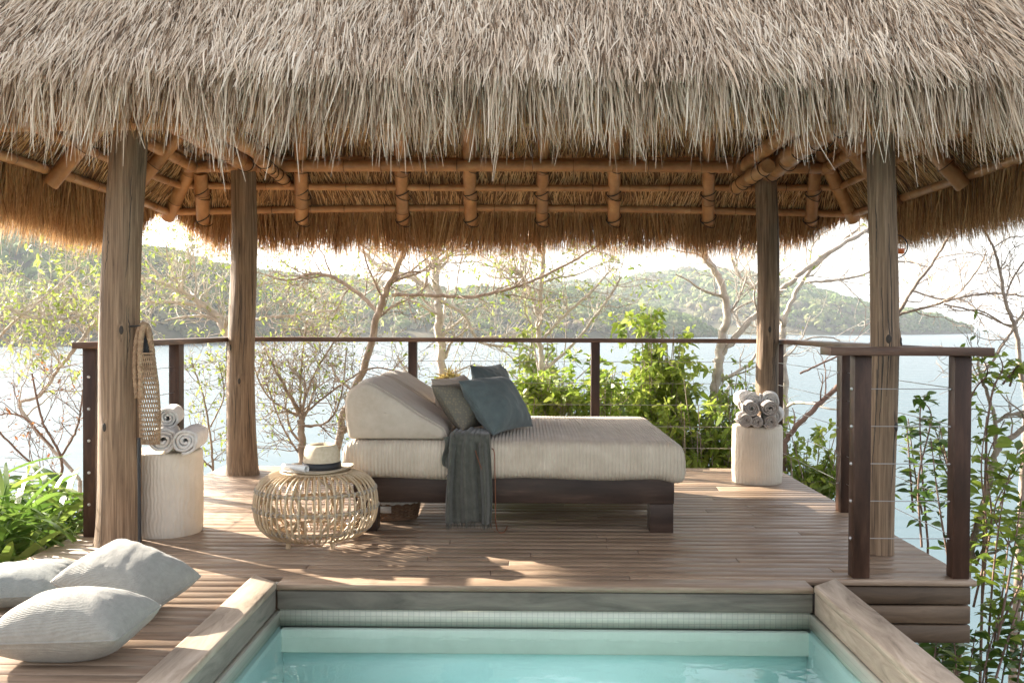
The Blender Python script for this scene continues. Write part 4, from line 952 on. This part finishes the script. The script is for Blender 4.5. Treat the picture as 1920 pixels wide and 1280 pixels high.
def tree(name, label, cat, limbs, bark='bark', tw=(2, .8, 8), leaf=None, group=None, wob=.2, up_=.03, spread=.8, root=True, rmin=.0022):
    """limbs: list of [(px, py, depth, radius px), ...] given on the photo with true depths"""
    o = None; mb = MB(); ends = []; first = None
    for lb in limbs:
        q = np.array([P(a, b, d) for a, b, d, r_ in lb]); rr = np.array([r_*.82/FP*d for a, b, d, r_ in lb]); n = max(8, len(lb)*7)
        p = spline(q, n); r_ = np.interp(np.linspace(0, 1, n), np.linspace(0, 1, len(rr)), rr)
        p[1:-1] += rs.normal(0, .25, (n-2, 3))*r_[1:-1, None]
        if first is None: first = p[0]
        mb.tube(p, r_, 10 if r_[0] > .02 else 6)
        if tw[2]: twigs(mb, p, r_, tw[0], tw[1], int(tw[2]*(1.5 if limbs[0][0][0] < 1200 else 1.1)), ends, wob, up_, spread, rmin)
    if root:
        b = np.array(first); gz = ground_z(b[0], b[1]+.2)-.3; r_ = limbs[0][0][3]/FP*limbs[0][0][2]
        if gz < b[2]: mb.tube(spline([(b[0]-.1, b[1]+.25, gz), (b[0]-.05, b[1]+.08, (gz+b[2])/2), b], 10), np.linspace(r_*1.5, r_, 10), 10)
        base = (b[0]-.1, b[1]+.25, gz)
    else: base = tuple(first)
    e = thing(name, label, cat, base, group)
    mb.build('trunk', M[bark], e, smooth=True)
    if leaf:
        lm = leafmesh(ends, *leaf[1:3], **leaf[3] if len(leaf) > 3 else {})
        if lm: lm.build('foliage', M[leaf[0]], e)
    return e, ends
gt = 'slender trees behind the railing'
D1 = 9.6
tree('bare_tree', 'leaning tan barked tree rising behind the head of the daybed', 'tree',
     [[(625, 880, D1, 9), (643, 790, D1, 9), (690, 662, D1, 8.5), (716, 565, D1, 8), (742, 510, D1, 7), (768, 440, D1, 6), (780, 400, D1, 5)],
      [(712, 588, D1, 5), (660, 541, D1+.2, 4.5), (600, 512, D1+.3, 4), (540, 525, D1+.5, 3), (500, 515, D1+.6, 2)],
      [(735, 553, D1, 4.5), (790, 553, D1-.1, 4.2), (880, 556, D1-.2, 4), (960, 540, D1-.2, 3.6), (1040, 508, D1, 3), (1130, 455, D1, 2)]],
     tw=(2, .75, 11), leaf=('leafy', 1.1, .055, dict(sel=.5)), group=gt)
tree('bare_tree', 'grey barked tree standing upright between the middle of the daybed and the bay', 'tree',
     [[(838, 880, 12, 11), (830, 700, 12, 10), (822, 590, 12, 9), (816, 480, 12, 9), (812, 400, 12, 8)],
      [(820, 560, 12, 6), (780, 525, 12.2, 6), (712, 500, 12.4, 5), (680, 470, 12.5, 4)], [(816, 500, 12, 5), (850, 470, 12, 4), (890, 430, 12, 3)],
      [(822, 560, 12, 5), (870, 590, 12, 4), (900, 640, 12, 3.5), (960, 650, 12, 3)]],
     bark='barkw', tw=(2, 1.0, 10), leaf=('leafy', 1.0, .06, dict(sel=.5)), group=gt)
tree('bare_tree', 'thin grey forked tree behind the foot of the daybed, among twigs', 'tree',
     [[(1000, 860, 11, 7), (1016, 700, 11, 7), (1010, 610, 11, 6), (1018, 500, 11, 5), (1020, 440, 11, 4)],
      [(1014, 640, 11, 4), (1060, 590, 11, 3.5), (1110, 545, 11, 3), (1150, 500, 11.2, 2.5)], [(1012, 600, 11, 4), (985, 530, 11, 5), (958, 500, 11, 6)],
      [(1015, 700, 11, 4), (1080, 640, 11, 3.5), (1140, 560, 11, 3), (1165, 520, 11, 2.5)]],
     bark='barkw', tw=(2, .9, 9), leaf=('leafy', 1.3, .07, dict(sel=.6)), group=gt)
tree('bare_tree', 'curved tan tree trunk rising left of the back right log post', 'tree',
     [[(1318, 860, 9.8, 11), (1338, 740, 9.8, 11), (1352, 650, 9.8, 10), (1362, 585, 9.8, 9), (1350, 525, 9.8, 8.5), (1322, 482, 9.8, 8), (1305, 440, 9.8, 7)],
      [(1340, 680, 9.8, 8), (1385, 625, 9.9, 7), (1430, 575, 10, 6), (1475, 535, 10, 6), (1530, 490, 10, 5.5), (1590, 452, 10, 5), (1650, 420, 10, 4)],
      [(1360, 600, 9.8, 3), (1385, 560, 9.8, 2.6), (1400, 520, 9.8, 2.2)]],
     bark='barkw', tw=(2, .8, 8), leaf=('leafy', .8, .05, dict(sel=.35)), group=gt)
tree('bare_tree', 'pale forked tree right of the back right log post, spreading over the sea', 'tree',
     [[(1470, 900, 10.5, 8), (1471, 700, 10.5, 8), (1468, 620, 10.5, 7), (1478, 580, 10.5, 6), (1510, 520, 10.5, 5), (1560, 470, 10.4, 4.5), (1620, 420, 10.3, 3.5)],
      [(1470, 610, 10.5, 5), (1440, 560, 10.5, 4), (1385, 515, 10.5, 3.5), (1370, 470, 10.5, 3)],
      [(1510, 530, 10.5, 3), (1600, 520, 10.3, 2.6), (1680, 490, 10.2, 2.2), (1740, 500, 10.2, 1.6)]],
     bark='barkw', tw=(2, .9, 9), group=gt, leaf=('leafy', .5, .045, dict(sel=.2)))
tree('bare_tree', 'bare reddish limb slanting behind the right side cables', 'tree',
     [[(1470, 830, 9, 6), (1500, 792, 9, 6), (1560, 735, 9, 5.5), (1600, 690, 9, 5)], [(1500, 700, 9, 2.5), (1570, 668, 9, 2), (1640, 640, 9, 1.6)]], bark='barkr', tw=(1, .5, 4), group=gt)
tree('bare_tree', 'leafless grey tree reaching across the sky right of the front right log post', 'tree',
     [[(1640, 830, 8.6, 5), (1650, 700, 8.6, 5), (1680, 600, 8.6, 4.5), (1710, 545, 8.6, 4), (1750, 490, 8.6, 3.5), (1775, 450, 8.6, 3), (1800, 400, 8.6, 2)],
      [(1680, 590, 8.6, 3.5), (1740, 575, 8.5, 3.2), (1800, 558, 8.4, 3), (1860, 550, 8.4, 2.6), (1930, 556, 8.3, 2)],
      [(1770, 570, 8.5, 2.5), (1830, 585, 8.4, 2.2), (1900, 615, 8.3, 2)], [(1710, 545, 8.6, 2.4), (1780, 560, 8.5, 2), (1830, 510, 8.5, 1.8), (1850, 470, 8.5, 1.4)]],
     bark='bark', tw=(2, .55, 8), group=gt, wob=.25)
tree('bare_tree', 'leafless tree at the far right edge with crossing twigs over the horizon', 'tree',
     [[(1925, 760, 7.4, 6), (1915, 690, 7.4, 5.5), (1903, 615, 7.4, 5), (1885, 560, 7.4, 4), (1868, 480, 7.4, 3), (1845, 430, 7.4, 2)],
      [(1903, 612, 7.4, 3), (1878, 650, 7.4, 2.8), (1850, 690, 7.4, 2.4), (1800, 720, 7.4, 2)], [(1903, 608, 7.4, 3), (1930, 570, 7.4, 2.5), (1960, 520, 7.4, 2)],
      [(1885, 560, 7.4, 2.4), (1900, 520, 7.4, 2), (1935, 470, 7.4, 1.6)]],
     bark='bark', tw=(2, .5, 6), group=gt, wob=.25)
tree('bare_tree', 'pinkish forked trunk among leaves at the lower right corner beyond the deck', 'tree',
     [[(1790, 1330, 6.3, 8), (1800, 1180, 6.3, 8), (1822, 1030, 6.3, 7.5), (1848, 930, 6.3, 7), (1866, 850, 6.3, 7), (1900, 815, 6.3, 6), (1960, 780, 6.3, 6)],
      [(1864, 855, 6.3, 5), (1868, 800, 6.3, 4.5), (1852, 740, 6.3, 4), (1835, 690, 6.3, 3), (1838, 650, 6.3, 2)], [(1868, 790, 6.3, 4), (1900, 775, 6.3, 4), (1950, 768, 6.3, 4)]],
     bark='bark', tw=(1, .5, 5), group=gt, leaf=('leaf', 2, .075, dict(sel=.8)))
# left side trees
gL = 'pale trees left of the palapa'
tree('bare_tree', 'white barked tree with pale leaves behind the front left log post', 'tree',
     [[(440, 720, 11, 7), (430, 640, 11, 8), (405, 590, 11, 8), (372, 566, 11, 7), (340, 545, 11, 5), (285, 525, 11, 4), (200, 530, 11, 3)],
      [(365, 572, 11, 4), (300, 565, 11, 3.5), (200, 580, 11, 3), (80, 590, 10.8, 3), (-20, 600, 10.6, 3)], [(340, 546, 11, 3), (345, 500, 11, 2.5), (365, 460, 11, 2)],
      [(430, 640, 11, 4), (480, 600, 11, 3), (560, 590, 11, 2.6), (640, 580, 11, 2)]],
     bark='barkw', tw=(2, .9, 12), leaf=('leafy', 2.0, .055, dict(sel=.65)), group=gL)
tree('bare_tree', 'slender tree with yellow green shoots rising at the left edge above the rail', 'tree',
     [[(150, 900, 8.5, 4), (40, 770, 8.5, 4), (75, 740, 8.5, 4), (110, 690, 8.5, 4), (150, 640, 8.5, 5), (190, 590, 8.6, 5), (215, 560, 8.7, 4)],
      [(-30, 560, 8.4, 4), (20, 580, 8.4, 4), (90, 600, 8.4, 3.4), (160, 590, 8.4, 3)], [(-30, 660, 8.4, 3), (30, 600, 8.4, 3), (80, 560, 8.4, 2.4), (150, 500, 8.4, 2)]],
     bark='barkw', tw=(2, .6, 10), leaf=('leafy', 2.0, .058, dict(sel=.7)), group=gL)
tree('twiggy_shrub', 'reddish twiggy shrub with rust leaves at the left edge below the rail', 'shrub',
     [[(110, 1010, 6.9, 4), (115, 900, 6.9, 3.5), (112, 850, 6.9, 3), (80, 790, 6.9, 2.6), (60, 700, 6.9, 2)], [(112, 860, 6.9, 3), (145, 800, 6.9, 2.4), (155, 730, 6.9, 1.8)],
      [(115, 900, 6.9, 2.6), (50, 860, 6.9, 2.4), (-20, 790, 6.9, 2.4)], [(100, 840, 6.9, 2.4), (40, 780, 6.9, 2), (-20, 778, 6.9, 2)]],
     bark='barkr', tw=(2, .42, 5), leaf=('leafr', .8, .036, dict(sel=.5)))
e_, _ = tree('twiggy_shrub', 'many stemmed bare shrub beside the rattan ottoman behind the back railing', 'shrub',
     [[(568, 880, 9.0, 9), (566, 800, 9.0, 8), (560, 770, 9.0, 6), (520, 700, 9.0, 2.5), (490, 640, 9.0, 2)], [(562, 780, 9, 4), (590, 700, 9, 2.5), (640, 620, 9, 1.8)],
      [(562, 780, 9, 3.5), (565, 690, 9, 2.2), (575, 600, 9, 1.6)], [(558, 780, 9, 3), (500, 740, 9, 2), (470, 670, 9, 1.5)], [(565, 780, 9, 3), (640, 720, 9, 2.4), (700, 690, 9, 2), (760, 700, 9, 1.6)],
      [(566, 800, 9, 3.5), (615, 790, 9, 3), (640, 740, 9, 2), (650, 650, 9, 1.5)], [(568, 860, 9, 3), (530, 800, 9, 2), (500, 720, 9, 1.6)]],
     bark='bark', tw=(2, .5, 9), leaf=('leafy', .8, .045, dict(sel=.45)))
tree('twiggy_shrub', 'small leafy bush just left of the back left log post beyond the cables', 'shrub',
     [[(400, 900, 8.8, 3), (395, 820, 8.8, 2.5), (380, 740, 8.8, 2), (360, 680, 8.8, 1.6)], [(400, 880, 8.8, 2.4), (370, 850, 8.8, 2), (340, 800, 8.8, 1.6)], [(395, 800, 8.8, 2), (420, 740, 8.8, 1.6), (410, 680, 8.8, 1.4)]],
     bark='bark', tw=(2, .38, 7), leaf=('leafy', 1.8, .05, dict(sel=.8)))
tree('spiky_bromeliad', 'orange brown spiky air plant clump in the twigs behind the patterned cushion', 'plant',
     [[(842, 760, 10.2, 3), (842, 720, 10.2, 3), (842, 700, 10.2, 2)]], bark='barkr', tw=(0, .1, 0))
pc = P(842, 712, 10.2); mb = MB(); nn = 170; dv = rs.normal(size=(nn, 3)); dv[:, 2] = np.abs(dv[:, 2])*.8
mb.blades(np.repeat(pc[None], nn, 0)+rs.normal(0, .03, (nn, 3)), dv, rs.uniform(.10, .24, nn), .016, .35, rs.uniform(0, 1, nn), 4)
o = mb.build('leaves', M['dryleaf'], bpy.data.objects['spiky_bromeliad'])
# green shrubs
def shrub(name, label, centre, rad, n_st, leafn, size, mt='leaf', tone=(.55, .28), seed=0, base=None, group=None, tw=(1, .38, 9)):
    c = np.array(centre, float); base = np.array(base if base is not None else (c[0], c[1], ground_z(c[0], c[1])-.1)); mb = MB(); ends = []
    e = thing(name, label, 'shrub', tuple(base), group)
    for k in range(int(n_st*1.5)):
        d = rs.normal(size=3); d /= np.linalg.norm(d); tip = c+d*np.array(rad)*rs.uniform(.45, .95)
        mid = base+(tip-base)*.55+rs.normal(0, .12, 3)+np.array([0, 0, .15]); p = spline([base, mid, tip], 18); rr = np.linspace(.016, .004, 18)
        mb.tube(p, rr, 6, cap=False); h = len(p)//2; twigs(mb, p[h-2:], rr[h-2:], tw[0], tw[1], tw[2], ends, .25, .04, .8)
    mb.build('stem', M['bark'], e, smooth=True)
    lm = leafmesh(ends, leafn*1.8, size*1.3, tone=tone, spread=.05); lm.build('foliage', M[mt], e); return e
gs = 'green shrubs behind the deck'
q = lambda px, py, d: P(px, py, d)
shrub('leafy_shrub', 'bright green bush behind the middle of the daybed mattress', q(1090, 730, 9.4), (.75, .5, .45), 20, 3.6, .075, group=gs)
shrub('leafy_shrub', 'tall bright green bush reaching above the rail right of the middle railing post', q(1235, 650, 9.8), (.42, .4, .52), 17, 4.2, .08, group=gs, tone=(.68, .25))
shrub('leafy_shrub', 'loose green bush between the daybed foot and the right drum stool', q(1300, 790, 9.3), (.72, .5, .5), 20, 3.6, .075, group=gs)
shrub('leafy_shrub', 'green bush spilling beyond the deck edge right of the drum stool', q(1510, 850, 9.0), (.40, .4, .42), 14, 4.0, .08, group=gs)
shrub('leafy_shrub', 'yellow green bush close behind the left half of the daybed', q(1010, 660, 11.5), (.5, .4, .5), 9, 2.6, .085, group=gs, mt='leafy')
shrub('leafy_shrub', 'low bright green bush right behind the mattress beside the middle railing post', q(1010, 745, 9.2), (.55, .4, .35), 14, 3.4, .075, group=gs, tone=(.65, .28))
shrub('leafy_shrub', 'green bush between the middle railing post and the right drum stool, just under the rail', q(1370, 745, 9.6), (.45, .4, .4), 12, 3.0, .075, group=gs, tone=(.6, .28))
shrub('leafy_shrub', 'sparse pale bush left of the daybed head beyond the cables', q(700, 800, 10.0), (.5, .3, .4), 7, 1.2, .05, group=gs, mt='leafy')
# large leafed plants at right
gR = 'broad leaved plants right of the deck'
def leafy_stems(name, label, stems, size, nleaf, mt='leafd', group=None, tone=(.5, .3), aspect=.36):
    e = None; mb = MB(); lf = MB(); first = None
    extra = [[(a+rs.normal(0, 15)+dx, b+rs.normal(0, 12), dd+rs.normal(0, .15)) for a, b, dd in st] for st in stems for dx in (rs.normal(0, 22),)]
    for st in stems+extra:
        p = spline([P(a, b, d) for a, b, d in st], 26)
        if first is None: first = p[0]
        mb.tube(p, np.linspace(.008, .003, 26), 6, cap=False); tg = np.gradient(p, axis=0)
        for k in range(int(nleaf*1.9)):
            i = int(rs.uniform(.1, 1)*25); t = tg[i]/np.linalg.norm(tg[i]); a = rs.uniform(0, 6.28)
            o = np.array([math.cos(a), math.sin(a), rs.uniform(-.1, .5)]); l = size*rs.uniform(.7, 1.35)
            st_ = p[i]; en = st_+(o*.8+t*.3)*size*.25; mb.tube([st_, (st_+en)/2, en], .0016, 4, cap=False)
            lf.blades(en[None], (o+t*.35)[None], np.array([l]), np.array([l*aspect]), rs.uniform(.1, .7), np.clip(rs.normal(*tone), 0, 1), 6, side=np.array([[0, 0, 1.]])+rs.normal(0, .5, (1, 3)), shape=lambda t: np.array([.08, .6, .95, 1., .8, .42, .03]))
    b = np.array(first); gz = ground_z(b[0], b[1])-.2
    if gz < b[2]: mb.tube([(b[0], b[1]+.1, gz), b], [.012, .008], 6)
    e = thing(name, label, 'plant', (b[0], b[1]+.1, gz), group)
    mb.build('stem', M['barkr'], e, smooth=True); lf.build('foliage', M[mt], e, smooth=True)
d = 5.9
leafy_stems('leafy_plant', 'dark green broad leaved plant climbing right of the front right log post', [[(1740, 1020, d+.6), (1730, 900, d+.6), (1725, 780, d+.6), (1735, 740, d+.6)], [(1780, 1060, d+.4), (1760, 940, d+.4), (1745, 820, d+.4)], [(1712, 960, d+.8), (1705, 860, d+.8), (1700, 790, d+.8)], [(1800, 960, d+.7), (1775, 860, d+.7), (1760, 790, d+.7)]], .10, 20, group=gR)
leafy_stems('leafy_plant', 'upright green plant with glossy leaves outside the near right railing post', [[(1850, 1250, d), (1862, 1080, d), (1880, 940, d), (1895, 880, d)], [(1870, 1200, d-.2), (1900, 1040, d-.2), (1915, 930, d-.2)], [(1840, 1150, d+.2), (1850, 1000, d+.2), (1840, 880, d+.2), (1850, 780, d+.2)], [(1900, 1240, d), (1925, 1100, d), (1935, 980, d)], [(1830, 1060, d+.4), (1870, 960, d+.4), (1910, 840, d+.4)]], .115, 24, group=gR, mt='leaf', tone=(.35, .3))
leafy_stems('leafy_plant', 'leafy sprig of bright green leaves level with the near right handrail', [[(1850, 800, d+.3), (1862, 730, d+.3), (1880, 690, d+.3), (1870, 660, d+.3)], [(1880, 720, d+.3), (1905, 690, d+.3), (1925, 680, d+.3)]], .09, 15, group=gR, mt='leaf', tone=(.6, .3))
leafy_stems('leafy_plant', 'dense dark plant under the deck corner at the lower right', [[(1760, 1400, d), (1770, 1270, d), (1760, 1200, d+.1)], [(1810, 1400, d-.1), (1815, 1280, d-.1), (1830, 1180, d)], [(1860, 1400, d-.1), (1880, 1270, d-.1), (1900, 1150, d)], [(1730, 1330, d+.4), (1735, 1240, d+.4), (1740, 1195, d+.4)], [(1900, 1400, d-.2), (1910, 1260, d-.2), (1925, 1180, d-.2)], [(1780, 1330, d+.3), (1800, 1230, d+.3), (1790, 1190, d+.3)]], .12, 22, group=gR)
# strap leaved ginger at the left
def ginger(name, label, roots, L, n, group):
    mb = MB(); lf = MB()
    for (x, y, z) in roots:
        top = np.array([x, y, z])+np.array([rs.normal(0, .10), rs.normal(0, .1), rs.uniform(.45, .8)])
        p = spline([(x, y, z), (x*.5+top[0]*.5+.02, y, z+.35), top], 14); mb.tube(p, np.linspace(.009, .004, 14), 6, cap=False, tone=.3)
        for k in range(n):
            i = int(rs.uniform(.25, 1)*13); a = rs.uniform(0, 6.28); l = L*rs.uniform(.6, 1.15)
            dd = np.array([math.cos(a), math.sin(a)*.8, rs.uniform(.35, 1.3)])
            lf.blades(p[i][None], dd[None], np.array([l]), np.array([l*.075]), rs.uniform(.3, .9), np.clip(rs.normal(.55, .28), 0, 1), 8, side=np.array([[math.cos(a+.5), math.sin(a+.5), 2.]]), shape=lambda t: np.array([.25, .7, .92, 1., 1., .9, .7, .4, .02]))
    e = thing(name, label, 'plant', roots[0], group); mb.build('stem', M['strap'], e, smooth=True); lf.build('foliage', M['strap'], e, smooth=True)
gg = 'strap leaved clumps left of the deck'
for (px, py, dd, lab) in ((35, 1060, 5.4, 'strap leaved ginger clump at the left edge beside the floor pillows'), (100, 1040, 5.9, 'strap leaved ginger clump beside the left near railing post'), (20, 1000, 6.3, 'strap leaved ginger clump farthest back at the left edge'), (-60, 1100, 5.0, 'strap leaved ginger clump cut off by the left edge of the view')):
    c = P(px, py, dd); rts = [(c[0]+rs.normal(0, .13), dd+rs.normal(0, .15), c[2]-.30+rs.normal(0, .06)) for _ in range(13)]
    rts = [(min(x, -2.68), y, z) for x, y, z in rts]
    ginger('strap_leaved_plant', lab, rts, .66, 12, gg)

# ------------------------------------------------------------------ haze
hz = bpy.data.materials.new('air'); hz.use_nodes = True; t = hz.node_tree; t.nodes.clear()
o = t.nodes.new('ShaderNodeOutputMaterial'); pv = t.nodes.new('ShaderNodeVolumePrincipled')
pv.inputs['Color'].default_value = (.80, .90, 1., 1); pv.inputs['Density'].default_value = .00014; pv.inputs['Anisotropy'].default_value = .3
t.links.new(pv.outputs[0], o.inputs['Volume'])
mb = MB(); mb.box((-26000, -4000, SEA-4), (26000, 26000, 190)); ob = mb.build('haze', hz); struct(ob, 'stuff')
